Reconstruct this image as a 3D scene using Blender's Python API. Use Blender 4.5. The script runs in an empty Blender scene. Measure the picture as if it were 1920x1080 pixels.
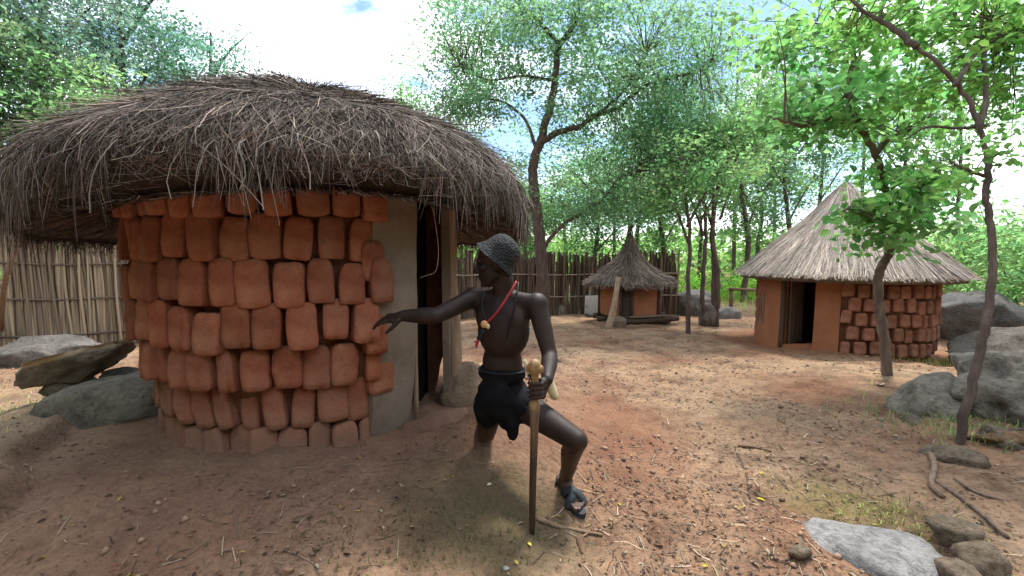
import bpy, bmesh, math, random
import numpy as np
from mathutils import Vector, Matrix

random.seed(7)
RNG = np.random.default_rng(11)
SC = bpy.context.scene
COL = SC.collection

# ------------------------------------------------------------------ camera
F = 850.0                       # focal length in pixels of a 1920-wide picture
EYE = np.array([0.0, 0.0, 1.35])
PITCH = math.atan(70.0 / F)
cam_d = bpy.data.cameras.new('camera'); cam_d.sensor_width = 36.0
cam_d.lens = 36.0 * F / 1920.0; cam_d.clip_start = 0.05; cam_d.clip_end = 1500
cam = bpy.data.objects.new('camera', cam_d); COL.objects.link(cam)
cam.location = EYE; cam.rotation_euler = (math.pi / 2 - PITCH, 0, 0)
SC.camera = cam

# ------------------------------------------------------------------ sky and sun
SUN_EL, SUN_AZ = math.radians(62), math.radians(28)      # azimuth from +Y towards +X
world = bpy.data.worlds.new('World'); SC.world = world; world.use_nodes = True
nt = world.node_tree; nt.nodes.clear()
wo = nt.nodes.new('ShaderNodeOutputWorld'); bg = nt.nodes.new('ShaderNodeBackground')
sky = nt.nodes.new('ShaderNodeTexSky'); sky.sky_type = 'NISHITA'; sky.sun_disc = False
sky.sun_elevation = SUN_EL; sky.sun_rotation = SUN_AZ; sky.air_density = 1.0; sky.dust_density = 0.4; sky.ozone_density = 4.0
tc = nt.nodes.new('ShaderNodeTexCoord')
nz = nt.nodes.new('ShaderNodeTexNoise'); nz.inputs['Scale'].default_value = 2.1
nz.inputs['Detail'].default_value = 6; nz.inputs['Roughness'].default_value = 0.58
mp = nt.nodes.new('ShaderNodeMapping'); mp.inputs['Scale'].default_value = (1, 1, 2.0); mp.inputs['Location'].default_value = (4.0, 6.0, 7.0)
cr = nt.nodes.new('ShaderNodeValToRGB'); cr.color_ramp.elements[0].position = 0.43; cr.color_ramp.elements[1].position = 0.56
mx = nt.nodes.new('ShaderNodeMix'); mx.data_type = 'RGBA'
mx.inputs['B'].default_value = (13.5, 13.8, 14.6, 1)
nt.links.new(tc.outputs['Generated'], mp.inputs['Vector']); nt.links.new(mp.outputs[0], nz.inputs['Vector'])
nt.links.new(nz.outputs['Fac'], cr.inputs['Fac']); nt.links.new(cr.outputs['Color'], mx.inputs['Factor'])
nt.links.new(sky.outputs[0], mx.inputs['A']); nt.links.new(mx.outputs['Result'], bg.inputs['Color'])
bg.inputs['Strength'].default_value = 0.10
nt.links.new(bg.outputs[0], wo.inputs['Surface'])
sd = bpy.data.lights.new('sun', 'SUN'); sd.energy = 1.9; sd.angle = math.radians(9); sd.color = (1, 0.95, 0.87)
sun = bpy.data.objects.new('sun', sd); COL.objects.link(sun)
sv = Vector((math.sin(SUN_AZ) * math.cos(SUN_EL), math.cos(SUN_AZ) * math.cos(SUN_EL), math.sin(SUN_EL)))
sun.rotation_euler = sv.to_track_quat('Z', 'Y').to_euler(); sun.location = (0, 0, 30)
SC.view_settings.view_transform = 'Standard'; SC.view_settings.look = 'None'
SC.view_settings.exposure = 1.38; SC.view_settings.gamma = 1.0
SC.render.engine = 'CYCLES'
SC.cycles.use_denoising = True
SC.cycles.max_bounces = 6; SC.cycles.diffuse_bounces = 3; SC.cycles.glossy_bounces = 2; SC.cycles.transmission_bounces = 4
SC.cycles.caustics_reflective = False; SC.cycles.caustics_refractive = False

# ------------------------------------------------------------------ projection helpers (a photo pixel and a depth give a place)
cp, sp = math.cos(PITCH), math.sin(PITCH)
def ray(px, py):
    u = (px - 960) / F; v = (540 - py) / F
    return np.array([u, cp + v * sp, -sp + v * cp])
def P(px, py, d):
    r = ray(px, py)
    return EYE + r * (d / r[1])
def V(a): return Vector((float(a[0]), float(a[1]), float(a[2])))
def nrm(a):
    a = np.asarray(a, float); return a / (np.linalg.norm(a, axis=-1, keepdims=True) + 1e-12)

# ------------------------------------------------------------------ numpy value noise
def _hash(i, j, k, seed):
    with np.errstate(over='ignore'):
        h = (i.astype(np.uint32) * np.uint32(374761393) + j.astype(np.uint32) * np.uint32(668265263)
             + k.astype(np.uint32) * np.uint32(2147483647) + np.uint32(seed * 144665 + 77))
        h = (h ^ (h >> np.uint32(13))) * np.uint32(1274126177)
        h = h ^ (h >> np.uint32(16))
    return (h & np.uint32(0xFFFFFF)).astype(np.float64) / float(0xFFFFFF) * 2 - 1
def vnoise(p, seed=0):
    p = np.asarray(p, float); q = np.floor(p).astype(np.int64); f = p - q; f = f * f * (3 - 2 * f)
    r = 0
    for a in (0, 1):
        for b in (0, 1):
            for c in (0, 1):
                w = (f[..., 0] if a else 1 - f[..., 0]) * (f[..., 1] if b else 1 - f[..., 1]) * (f[..., 2] if c else 1 - f[..., 2])
                r = r + w * _hash(q[..., 0] + a, q[..., 1] + b, q[..., 2] + c, seed)
    return r
def fbm(p, octv=4, seed=0, gain=0.5):
    r = 0; a = 1.0; p = np.asarray(p, float)
    for o in range(octv):
        r = r + a * vnoise(p, seed + o); p = p * 2.03 + 5.7; a *= gain
    return r
def sstep(a, b, x):
    t = np.clip((x - a) / (b - a), 0, 1); return t * t * (3 - 2 * t)

# ------------------------------------------------------------------ mesh helpers
def tag(o, label=None, cat=None, group=None, kind=None):
    if label: o['label'] = label
    if cat: o['category'] = cat
    if group: o['group'] = group
    if kind: o['kind'] = kind
    return o
def fast_mesh(name, verts, faces, col=None, smooth=False):
    """verts N x 3, faces M x k (all faces with k corners)."""
    verts = np.asarray(verts, np.float32); faces = np.asarray(faces, np.int32)
    me = bpy.data.meshes.new(name); m, k = faces.shape
    me.vertices.add(len(verts)); me.vertices.foreach_set('co', verts.ravel())
    me.loops.add(m * k); me.loops.foreach_set('vertex_index', faces.ravel())
    me.polygons.add(m); me.polygons.foreach_set('loop_start', np.arange(0, m * k, k, dtype=np.int32))
    me.polygons.foreach_set('loop_total', np.full(m, k, np.int32))
    if smooth: me.polygons.foreach_set('use_smooth', np.ones(m, bool))
    if col is not None:
        at = me.color_attributes.new('tint', 'FLOAT_COLOR', 'POINT')
        c = np.ones((len(verts), 4), np.float32); c[:, :3] = np.asarray(col, np.float32).reshape(len(verts), -1)
        at.data.foreach_set('color', c.ravel())
    me.update(calc_edges=True); me.validate()
    return me
def link(name, me, mat=None, parent=None, loc=None):
    o = bpy.data.objects.new(name, me); COL.objects.link(o)
    if mat is not None and me is not None and len(me.materials) == 0: me.materials.append(mat)
    if parent is not None: o.parent = parent
    if loc is not None: o.location = V(loc)
    return o
def empty(name, loc=(0, 0, 0), label=None, cat=None, group=None):
    o = bpy.data.objects.new(name, None); COL.objects.link(o); o.location = V(loc); o.empty_display_size = 0.1
    return tag(o, label, cat, group)
class MB:
    """collects pieces (verts, quads/tris lists) of one object"""
    def __init__(s): s.v = []; s.f = []; s.c = []; s.n = 0
    def add(s, v, f, c=None):
        v = np.asarray(v, float); s.v.append(v); s.f += [tuple(int(i) + s.n for i in q) for q in f]
        s.c.append(np.tile(np.asarray(c if c is not None else (1, 1, 1), float), (len(v), 1))); s.n += len(v)
    def box(s, c, size, R=None, col=None):
        x, y, z = np.asarray(size) / 2.0
        v = np.array([[a, b, d] for a in (-x, x) for b in (-y, y) for d in (-z, z)], float)
        if R is not None: v = v @ np.asarray(R).T
        s.add(v + np.asarray(c), [(0, 1, 3, 2), (4, 6, 7, 5), (0, 4, 5, 1), (2, 3, 7, 6), (0, 2, 6, 4), (1, 5, 7, 3)], col)
    def tube(s, pts, rad, n=8, col=None, cap=True, wob=0.0, seed=0):
        pts = np.asarray(pts, float); rad = np.broadcast_to(np.asarray(rad, float), (len(pts),))
        t = np.gradient(pts, axis=0); t = nrm(t)
        up = np.array([0.31, 0.2, 0.93]) if abs(t[0, 2]) < 0.8 else np.array([1.0, 0.1, 0.05])
        vs = []; a = np.arange(n) * 2 * math.pi / n
        u = nrm(np.cross(t[0], up))
        for i in range(len(pts)):
            u = nrm(u - t[i] * np.dot(u, t[i])); w = np.cross(t[i], u)
            rr = rad[i] * (1 + wob * vnoise(np.stack([np.cos(a) * 1.3, np.sin(a) * 1.3, np.full(n, i * 0.9)], 1), seed))
            vs.append(pts[i] + np.outer(np.cos(a) * rr, u) + np.outer(np.sin(a) * rr, w))
        vs = np.concatenate(vs); f = []
        for i in range(len(pts) - 1):
            for j in range(n):
                k = (j + 1) % n
                f.append((i * n + j, i * n + k, (i + 1) * n + k, (i + 1) * n + j))
        if cap:
            f.append(tuple(range(n - 1, -1, -1))); f.append(tuple((len(pts) - 1) * n + j for j in range(n)))
        s.add(vs, f, col)
    def mesh(s, name, smooth=False):
        me = bpy.data.meshes.new(name); v = np.concatenate(s.v)
        me.from_pydata(v.tolist(), [], s.f)
        at = me.color_attributes.new('tint', 'FLOAT_COLOR', 'POINT')
        c = np.ones((len(v), 4), np.float32); c[:, :3] = np.concatenate(s.c); at.data.foreach_set('color', c.ravel())
        if smooth: me.polygons.foreach_set('use_smooth', np.ones(len(me.polygons), bool))
        me.update(); return me
    def build(s, name, mat, parent=None, smooth=False):
        return link(name, s.mesh(name, smooth), mat, parent)
def smooth_path(pts, n=6):
    """Catmull-Rom through the points"""
    pts = np.asarray(pts, float)
    if len(pts) < 3: return np.array([pts[0] + (pts[-1] - pts[0]) * k / n for k in range(n + 1)])
    q = np.vstack([2 * pts[0] - pts[1], pts, 2 * pts[-1] - pts[-2]]); out = []
    for i in range(1, len(q) - 2):
        for k in range(n):
            t = k / n
            out.append(0.5 * (2 * q[i] + (q[i + 1] - q[i - 1]) * t + (2 * q[i - 1] - 5 * q[i] + 4 * q[i + 1] - q[i + 2]) * t * t
                              + (3 * q[i] - q[i - 1] - 3 * q[i + 1] + q[i + 2]) * t ** 3))
    out.append(pts[-1]); return np.array(out)
def ribbons(name, pos, width, side, col, taper=0.35):
    """pos N x K x 3, width N, side N x 3 (width direction), col N x 3 -> one mesh of flat blades"""
    N, K, _ = pos.shape
    tp = np.linspace(1, taper, K)[None, :, None] * 0.5 * width[:, None, None] * side[:, None, :]
    v = np.stack([pos - tp, pos + tp], 2).reshape(-1, 3)            # N,K,2
    base = (np.arange(N) * K * 2)[:, None] + (np.arange(K - 1) * 2)[None, :]
    f = np.stack([base, base + 1, base + 3, base + 2], 2).reshape(-1, 4)
    return fast_mesh(name, v, f, np.repeat(col, K * 2, axis=0))
def leaf_mesh(name, c, size, col, seed=0, droop=0.25, normal=None, wide=0.5, spread=0.8):
    """c N x 3 leaf middles; folded six-cornered leaves of two quads each"""
    r = np.random.default_rng(seed); N = len(c)
    n = r.normal(size=(N, 3)) * spread + (np.array([0, 0, 1.0]) if normal is None else normal); n = nrm(n)
    d = r.normal(size=(N, 3)); d[:, 2] -= droop; d = nrm(d - n * np.sum(d * n, 1, keepdims=True))
    s = np.cross(n, d); L = size[:, None]; W = L * wide * r.uniform(0.8, 1.2, (N, 1))
    fold = n * W * 0.22; bend = -n * L * 0.10
    v = np.stack([c - d * L * 0.5, c - d * L * 0.12 + s * W * 0.5 + fold, c + d * L * 0.26 + s * W * 0.42 + fold, c + d * L * 0.5 + bend,
                  c + d * L * 0.26 - s * W * 0.42 + fold, c - d * L * 0.12 - s * W * 0.5 + fold], 1).reshape(-1, 3)
    b = (np.arange(N) * 6)[:, None]
    f = np.concatenate([b + np.array([[0, 1, 2, 3]]), b + np.array([[0, 3, 4, 5]])], 1).reshape(-1, 4)
    return fast_mesh(name, v, f, np.repeat(col, 6, axis=0))

# ------------------------------------------------------------------ materials
def new_mat(name):
    m = bpy.data.materials.new(name); m.use_nodes = True; t = m.node_tree; t.nodes.clear()
    o = t.nodes.new('ShaderNodeOutputMaterial'); b = t.nodes.new('ShaderNodeBsdfPrincipled')
    t.links.new(b.outputs[0], o.inputs['Surface']); return m, t, b, o
def node(t, kind, **kw):
    n = t.nodes.new(kind)
    for k, v in kw.items():
        if k in n.inputs.keys(): n.inputs[k].default_value = v
        else: setattr(n, k, v)
    return n
def ramp(t, fac, stops):
    r = t.nodes.new('ShaderNodeValToRGB'); e = r.color_ramp.elements
    while len(e) < len(stops): e.new(0.5)
    for i, (p, c) in enumerate(stops): e[i].position = p; e[i].color = (*c, 1)
    t.links.new(fac, r.inputs['Fac']); return r.outputs['Color']
def mixc(t, fac, a, b, mode='MIX'):
    m = t.nodes.new('ShaderNodeMix'); m.data_type = 'RGBA'; m.blend_type = mode
    for s, x in (('Factor', fac), ('A', a), ('B', b)):
        if hasattr(x, 'is_output'): t.links.new(x, m.inputs[s])
        else: m.inputs[s].default_value = (*x, 1) if isinstance(x, tuple) else x
    return m.outputs['Result']
def noise(t, scale, detail=4, rough=0.55, vec=None, coord='Object', stretch=None):
    n = node(t, 'ShaderNodeTexNoise', Scale=scale, Detail=detail, Roughness=rough)
    if vec is None:
        vec = t.nodes.new('ShaderNodeTexCoord').outputs[coord]
    if stretch:
        m = t.nodes.new('ShaderNodeMapping'); m.inputs['Scale'].default_value = stretch; t.links.new(vec, m.inputs['Vector']); vec = m.outputs[0]
    t.links.new(vec, n.inputs['Vector']); return n.outputs['Fac']
def bump(t, b, h, strength=0.4, dist=0.02):
    n = node(t, 'ShaderNodeBump', Strength=strength, Distance=dist); t.links.new(h, n.inputs['Height']); t.links.new(n.outputs[0], b.inputs['Normal'])
def world_pos(t): return t.nodes.new('ShaderNodeNewGeometry').outputs['Position']
def attr(t, name='tint'):
    a = t.nodes.new('ShaderNodeAttribute'); a.attribute_name = name; return a.outputs['Color']
def simple(name, stops, scale=6, rough=0.85, bstr=0.4, bdist=0.015, tint=False, objrand=0.0, stretch=None, spec=0.25, bscale=None):
    m, t, b, o = new_mat(name)
    c = ramp(t, noise(t, scale, 6, 0.62, stretch=stretch), stops)
    if tint: c = mixc(t, 1.0, c, attr(t), 'MULTIPLY')
    if objrand:
        oi = t.nodes.new('ShaderNodeObjectInfo')
        r = ramp(t, oi.outputs['Random'], [(0, (1 - objrand,) * 3), (0.5, (1, 1 - objrand * 0.35, 1 - objrand * 0.35)), (1, (1 + objrand * 0.55, 1 + objrand * 0.6, 1 + objrand * 0.6))])
        c = mixc(t, 1.0, c, r, 'MULTIPLY')
    t.links.new(c, b.inputs['Base Color']); b.inputs['Roughness'].default_value = rough
    b.inputs['Specular IOR Level'].default_value = spec
    if bstr: bump(t, b, noise(t, bscale or scale * 5, 5, 0.65, stretch=stretch), bstr, bdist)
    return m
M = {}
M['brick'] = simple('brick_clay', [(0.25, (0.20, 0.070, 0.043)), (0.5, (0.31, 0.115, 0.068)), (0.75, (0.40, 0.18, 0.112))], 9, 0.92, 0.7, 0.014, objrand=0.25, spec=0.1)
m = M['brick']; t = m.node_tree; b = [n_ for n_ in t.nodes if n_.type == 'BSDF_PRINCIPLED'][0]; src = b.inputs['Base Color'].links[0].from_socket
wpz = world_pos(t); sx = t.nodes.new('ShaderNodeSeparateXYZ'); t.links.new(wpz, sx.inputs[0])
src = mixc(t, ramp(t, noise(t, 3.3, 6, 0.7, wpz), [(0.48, (0, 0, 0)), (0.68, (0.55, 0.55, 0.55))]), src, (0.30, 0.17, 0.12))
src = mixc(t, ramp(t, noise(t, 11, 6, 0.75, wpz), [(0.60, (0, 0, 0)), (0.70, (0.65, 0.65, 0.65))]), src, (0.10, 0.055, 0.042))
zn = t.nodes.new('ShaderNodeMath'); zn.operation = 'MULTIPLY_ADD'; t.links.new(noise(t, 5, 6, 0.7, wpz), zn.inputs[0]); zn.inputs[1].default_value = -0.55; t.links.new(sx.outputs['Z'], zn.inputs[2])
src = mixc(t, ramp(t, zn.outputs[0], [(0.0, (0.75, 0.75, 0.75)), (0.36, (0, 0, 0))]), src, (0.30, 0.175, 0.128))
t.links.new(src, b.inputs['Base Color'])
M['mortar'] = simple('wall_core_clay', [(0.3, (0.15, 0.064, 0.041)), (0.7, (0.27, 0.125, 0.08))], 9, 0.95, 0.9, 0.03, spec=0.1)
M['plaster'] = simple('grey_mud_plaster', [(0.2, (0.15, 0.115, 0.09)), (0.5, (0.235, 0.188, 0.152)), (0.8, (0.31, 0.257, 0.21))], 5, 0.9, 0.5, 0.015, spec=0.15)
M['plaster_red'] = simple('orange_mud_plaster', [(0.2, (0.23, 0.085, 0.04)), (0.5, (0.33, 0.13, 0.065)), (0.8, (0.38, 0.175, 0.10))], 2.2, 0.9, 0.35, 0.02, spec=0.15)
m = M['plaster_red']; t = m.node_tree; b = [n_ for n_ in t.nodes if n_.type == 'BSDF_PRINCIPLED'][0]; src = b.inputs['Base Color'].links[0].from_socket; wpz = world_pos(t)
src = mixc(t, ramp(t, noise(t, 2.6, 7, 0.72, wpz, stretch=(1, 1, 0.45)), [(0.5, (0, 0, 0)), (0.68, (0.6, 0.6, 0.6))]), src, (0.24, 0.13, 0.085))
src = mixc(t, ramp(t, noise(t, 13, 6, 0.75, wpz, stretch=(1, 1, 0.3)), [(0.58, (0, 0, 0)), (0.7, (0.55, 0.55, 0.55))]), src, (0.13, 0.06, 0.04)); t.links.new(src, b.inputs['Base Color'])
M['brick_pale'] = simple('pale_brick_clay', [(0.25, (0.21, 0.085, 0.054)), (0.5, (0.31, 0.145, 0.098)), (0.75, (0.39, 0.21, 0.15))], 7, 0.92, 0.5, 0.012, objrand=0.22, spec=0.1)
M['clay_pale'] = simple('pale_clay', [(0.25, (0.17, 0.12, 0.085)), (0.6, (0.35, 0.255, 0.18)), (0.85, (0.42, 0.325, 0.24))], 5, 0.95, 0.7, 0.03, spec=0.1)
M['plinth'] = simple('trodden_red_mud', [(0.25, (0.15, 0.085, 0.06)), (0.6, (0.24, 0.14, 0.098)), (0.85, (0.31, 0.195, 0.14))], 6, 0.95, 0.8, 0.03, spec=0.1)
M['wood'] = simple('weathered_wood', [(0.25, (0.10, 0.075, 0.055)), (0.5, (0.25, 0.19, 0.145)), (0.8, (0.38, 0.30, 0.235))], 6, 0.8, 0.8, 0.012, stretch=(6, 6, 0.5), tint=True)
M['dark_wood'] = simple('dark_wood', [(0.25, (0.03, 0.022, 0.018)), (0.7, (0.10, 0.075, 0.058))], 6, 0.75, 0.6, 0.01, stretch=(6, 6, 0.6))
M['thatch_base'] = simple('thatch_bed', [(0.3, (0.045, 0.034, 0.028)), (0.7, (0.11, 0.088, 0.072))], 22, 0.95, 0.9, 0.03, spec=0.1)
def tint_mat(name, rough=0.85, spec=0.2, trans=0.0):
    m, t, b, o = new_mat(name); t.links.new(attr(t), b.inputs['Base Color'])
    b.inputs['Roughness'].default_value = rough; b.inputs['Specular IOR Level'].default_value = spec
    return m
M['straw'] = tint_mat('straw', 0.7, 0.3)
M['litter'] = tint_mat('leaf_litter', 0.85, 0.2)
def leaf_mat(name, tr=0.5, boost=3.9):
    m = bpy.data.materials.new(name); m.use_nodes = True; t = m.node_tree; t.nodes.clear()
    o = t.nodes.new('ShaderNodeOutputMaterial'); d = t.nodes.new('ShaderNodeBsdfPrincipled'); d.inputs['Roughness'].default_value = 0.5
    d.inputs['Specular IOR Level'].default_value = 0.35
    l = t.nodes.new('ShaderNodeBsdfTranslucent'); mixs = t.nodes.new('ShaderNodeMixShader'); mixs.inputs[0].default_value = tr
    a = attr(t); t.links.new(a, d.inputs['Base Color'])
    t.links.new(mixc(t, 1.0, a, (boost * 0.95, boost * 1.04, boost * 0.95), 'MULTIPLY'), l.inputs['Color'])
    t.links.new(d.outputs[0], mixs.inputs[1]); t.links.new(l.outputs[0], mixs.inputs[2]); t.links.new(mixs.outputs[0], o.inputs['Surface'])
    return m
M['leaf'] = leaf_mat('leaf')
M['bark'] = simple('bark', [(0.25, (0.055, 0.042, 0.036)), (0.55, (0.14, 0.11, 0.092)), (0.85, (0.26, 0.215, 0.18))], 5, 0.9, 0.9, 0.02, stretch=(3, 3, 0.7), tint=True)
M['rock'] = simple('granite', [(0.2, (0.10, 0.092, 0.085)), (0.45, (0.235, 0.22, 0.205)), (0.62, (0.33, 0.31, 0.285)), (0.85, (0.42, 0.40, 0.37))], 4.5, 0.9, 0.9, 0.03, tint=True)
m, t, b, o = new_mat('granite')
c = ramp(t, noise(t, 3.2, 8, 0.68), [(0.25, (0.085, 0.078, 0.07)), (0.45, (0.20, 0.187, 0.172)), (0.6, (0.29, 0.272, 0.25)), (0.8, (0.36, 0.34, 0.315))])
c = mixc(t, 0.8, c, ramp(t, noise(t, 26, 6, 0.75), [(0.3, (0.45, 0.43, 0.4)), (0.5, (1, 1, 1)), (0.72, (1.3, 1.3, 1.27))]), 'MULTIPLY')
c = mixc(t, ramp(t, noise(t, 6.5, 7, 0.7), [(0.56, (0, 0, 0)), (0.66, (0.6, 0.6, 0.6))]), c, (0.13, 0.125, 0.085))
c = mixc(t, 1.0, c, attr(t), 'MULTIPLY'); t.links.new(c, b.inputs['Base Color']); b.inputs['Roughness'].default_value = 0.92; b.inputs['Specular IOR Level'].default_value = 0.15
ad = t.nodes.new('ShaderNodeMath'); ad.operation = 'MULTIPLY_ADD'; t.links.new(noise(t, 30, 6, 0.7), ad.inputs[0]); ad.inputs[1].default_value = 0.4; t.links.new(noise(t, 5, 8, 0.7), ad.inputs[2])
bump(t, b, ad.outputs[0], 1.0, 0.07); M['rock'] = m
M['skin'] = simple('dark_skin', [(0.3, (0.016, 0.0092, 0.0076)), (0.55, (0.030, 0.0170, 0.0138)), (0.8, (0.046, 0.029, 0.0235))], 9, 0.58, 0.35, 0.004, spec=0.32, bscale=160)
m = M['skin']; t = m.node_tree; b = [n_ for n_ in t.nodes if n_.type == 'BSDF_PRINCIPLED'][0]; src = b.inputs['Base Color'].links[0].from_socket; wpz = world_pos(t); sx = t.nodes.new('ShaderNodeSeparateXYZ'); t.links.new(wpz, sx.inputs[0])
zn = t.nodes.new('ShaderNodeMath'); zn.operation = 'MULTIPLY_ADD'; t.links.new(noise(t, 16, 6, 0.7, wpz), zn.inputs[0]); zn.inputs[1].default_value = -0.5; t.links.new(sx.outputs['Z'], zn.inputs[2])
t.links.new(mixc(t, ramp(t, zn.outputs[0], [(0.0, (0.4, 0.4, 0.4)), (0.14, (0, 0, 0))]), src, (0.17, 0.10, 0.07)), b.inputs['Base Color'])
t.links.new(ramp(t, noise(t, 7, 5, 0.6, wpz), [(0.3, (0.46, 0.46, 0.46)), (0.7, (0.72, 0.72, 0.72))]), b.inputs['Roughness'])
M['nail'] = simple('nail', [(0.3, (0.28, 0.15, 0.125)), (0.7, (0.36, 0.20, 0.17))], 20, 0.4, 0)
M['cloth'] = simple('dark_cloth', [(0.3, (0.005, 0.005, 0.006)), (0.7, (0.012, 0.012, 0.015))], 8, 0.9, 0.5, 0.004, bscale=220, spec=0.15)
M['sandal'] = simple('black_rubber', [(0.3, (0.022, 0.026, 0.032)), (0.7, (0.05, 0.058, 0.068))], 10, 0.6, 0.3, 0.004)
M['bone'] = simple('bone', [(0.3, (0.50, 0.40, 0.22)), (0.7, (0.72, 0.62, 0.42))], 14, 0.5, 0.2, 0.004)
M['red_bead'] = simple('red_bead', [(0.3, (0.30, 0.02, 0.03)), (0.7, (0.42, 0.035, 0.045))], 14, 0.4, 0)
M['orange_bead'] = simple('tan_bead', [(0.3, (0.55, 0.25, 0.10)), (0.7, (0.70, 0.42, 0.22))], 14, 0.5, 0)
M['black_bead'] = simple('black_bead', [(0.3, (0.008, 0.008, 0.009)), (0.7, (0.018, 0.018, 0.02))], 30, 0.5, 0)
M['white_paint'] = simple('chipped_white_paint', [(0.30, (0.16, 0.13, 0.11)), (0.36, (0.62, 0.64, 0.66)), (0.7, (0.76, 0.78, 0.80))], 7, 0.6, 0.2, 0.004)
M['reed'] = tint_mat('reed', 0.8, 0.2)
# stick: honey wood at the head, burnt dark below
m, t, b, o = new_mat('carved_stick'); g = t.nodes.new('ShaderNodeTexCoord'); sx = t.nodes.new('ShaderNodeSeparateXYZ'); t.links.new(g.outputs['Object'], sx.inputs[0])
c1 = ramp(t, sx.outputs['Z'], [(0.0, (0.05, 0.03, 0.018)), (0.36, (0.045, 0.027, 0.017)), (0.50, (0.15, 0.085, 0.045)), (0.60, (0.14, 0.10, 0.07)), (0.625, (0.30, 0.17, 0.068)), (1.0, (0.34, 0.21, 0.085))])
c2 = mixc(t, 0.8, c1, ramp(t, noise(t, 14, 6, 0.7, stretch=(5, 5, 0.6)), [(0.3, (0.35, 0.32, 0.3)), (0.62, (1.15, 1.15, 1.15))]), 'MULTIPLY')
t.links.new(c2, b.inputs['Base Color']); b.inputs['Roughness'].default_value = 0.5; bump(t, b, noise(t, 40, 4, 0.6, stretch=(4, 4, 0.4)), 0.4, 0.006); M['stick'] = m
# crochet hat
m, t, b, o = new_mat('crochet'); v = node(t, 'ShaderNodeTexVoronoi', Scale=95.0); g = t.nodes.new('ShaderNodeTexCoord'); t.links.new(g.outputs['Object'], v.inputs['Vector'])
t.links.new(ramp(t, v.outputs['Distance'], [(0.15, (0.034, 0.038, 0.043)), (0.55, (0.006, 0.007, 0.008))]), b.inputs['Base Color']); b.inputs['Roughness'].default_value = 0.8
inv = t.nodes.new('ShaderNodeMath'); inv.operation = 'SUBTRACT'; inv.inputs[0].default_value = 1; t.links.new(v.outputs['Distance'], inv.inputs[1]); bump(t, b, inv.outputs[0], 1.0, 0.01); M['hat'] = m

# ------------------------------------------------------------------ terrain
AX1 = math.radians(-23.3); D1 = 3.76; R1 = 1.09
C1 = np.array([D1 * math.sin(AX1), D1 * math.cos(AX1)])             # middle of the near hut
AX2 = math.radians(36.0); D2 = 10.0
C2 = np.array([D2 * math.sin(AX2), D2 * math.cos(AX2)]); R2 = 0.1297 * D2
def macro(x, y):
    x = np.asarray(x, float); y = np.asarray(y, float)
    z = -0.34 * sstep(3.2, 9.0, y) - 0.24 * sstep(8.0, 15.0, y)
    z = z * sstep(-9, -2.5, x - 0.1 * y)
    r1 = np.hypot(x - C1[0], y - C1[1]) + 0.12 * vnoise(np.stack([x * 1.1, y * 1.1, 0 * x], -1), 3)
    z = z + (0.2 - z * 1.0) * (1 - sstep(1.3, 2.45, r1))
    r2 = np.hypot(x - C2[0], y - C2[1])
    z = z - 0.17 * sstep(-0.8, 1.3, x - C2[0]) * (1 - sstep(2.0, 3.6, r2))
    z = z + 0.0 * (1 - sstep(1.35, 2.3, r2)) * (1 + 2.4 * np.clip(-(x - C2[0]) / 1.6, -1, 1))
    # right bank under the boulders and the left shelf
    z = z + 0.05 * sstep(2.2, 4.6, x) * (1 - sstep(4.0, 6.2, y)) * sstep(0.5, 2.2, y)
    edge = (x + 2.55) + 0.55 * (y - 2.35) + 0.10 * vnoise(np.stack([x * 3, y * 3, 0 * x + 4], -1), 9)
    z = z + 0.15 * (1 - sstep(-0.06, 0.05, edge)) * (1 - sstep(3.2, 4.2, y))
    return z
def fine(x, y):
    p = np.stack([x, y, 0 * x], -1)
    k = 1 / (1 + 0.0 * x)
    return k * (0.030 * fbm(p * 1.6, 3, 21) + 0.020 * fbm(p * 6, 3, 31, 0.62) + 0.006 * np.abs(vnoise(p * 15, 41)))
def G(x, y):
    x = np.asarray(x, float); y = np.asarray(y, float); return macro(x, y) + fine(x, y)
def gp(px, py):
    """where the ray through a photo pixel meets the ground"""
    r = ray(px, py); ts = np.linspace(0.8, 60, 12000); q = EYE + r * ts[:, None]
    d = q[:, 2] - G(q[:, 0], q[:, 1]); i = int(np.argmax(d < 0)); return q[i]
def on(x, y, dz=0.0): return np.array([x, y, float(G(x, y)) + dz])
def axis(lo, hi, a, b, step, grow):
    xs = list(np.arange(a, b, step)); s = step; x = xs[-1]
    while x < hi: s *= grow; x += s; xs.append(x)
    s = step; x = xs[0]; left = []
    while x > lo: s *= grow; x -= s; left.append(x)
    return np.array(left[::-1] + xs)
gx = axis(-250, 250, -3.4, 3.4, 0.034, 1.07); gy = axis(-60, 400, 1.4, 4.4, 0.032, 1.045)
XX, YY = np.meshgrid(gx, gy); ZZ = G(XX, YY)
nv = np.stack([XX, YY, ZZ], -1).reshape(-1, 3); W_, H_ = len(gx), len(gy)
ii = (np.arange(H_ - 1)[:, None] * W_ + np.arange(W_ - 1)[None, :]).ravel()
m, t, b, o = new_mat('bare_earth'); wp = world_pos(t)
n1 = noise(t, 0.8, 5, 0.6, wp); n2 = noise(t, 5.5, 7, 0.7, wp); n3 = noise(t, 34, 5, 0.7, wp); n4 = noise(t, 1.7, 4, 0.6, wp, stretch=(1, 1, 1))
c = ramp(t, n1, [(0.32, (0.215, 0.110, 0.068)), (0.47, (0.285, 0.178, 0.115)), (0.62, (0.34, 0.235, 0.152)), (0.75, (0.31, 0.213, 0.134))])
c = mixc(t, 0.75, c, ramp(t, n2, [(0.28, (0.42, 0.36, 0.33)), (0.5, (1, 1, 1)), (0.72, (1.25, 1.2, 1.12))]), 'MULTIPLY')
c = mixc(t, 0.85, c, ramp(t, n3, [(0.33, (0.45, 0.41, 0.39)), (0.48, (1, 1, 1)), (0.68, (1.22, 1.2, 1.16))]), 'MULTIPLY')
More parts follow.
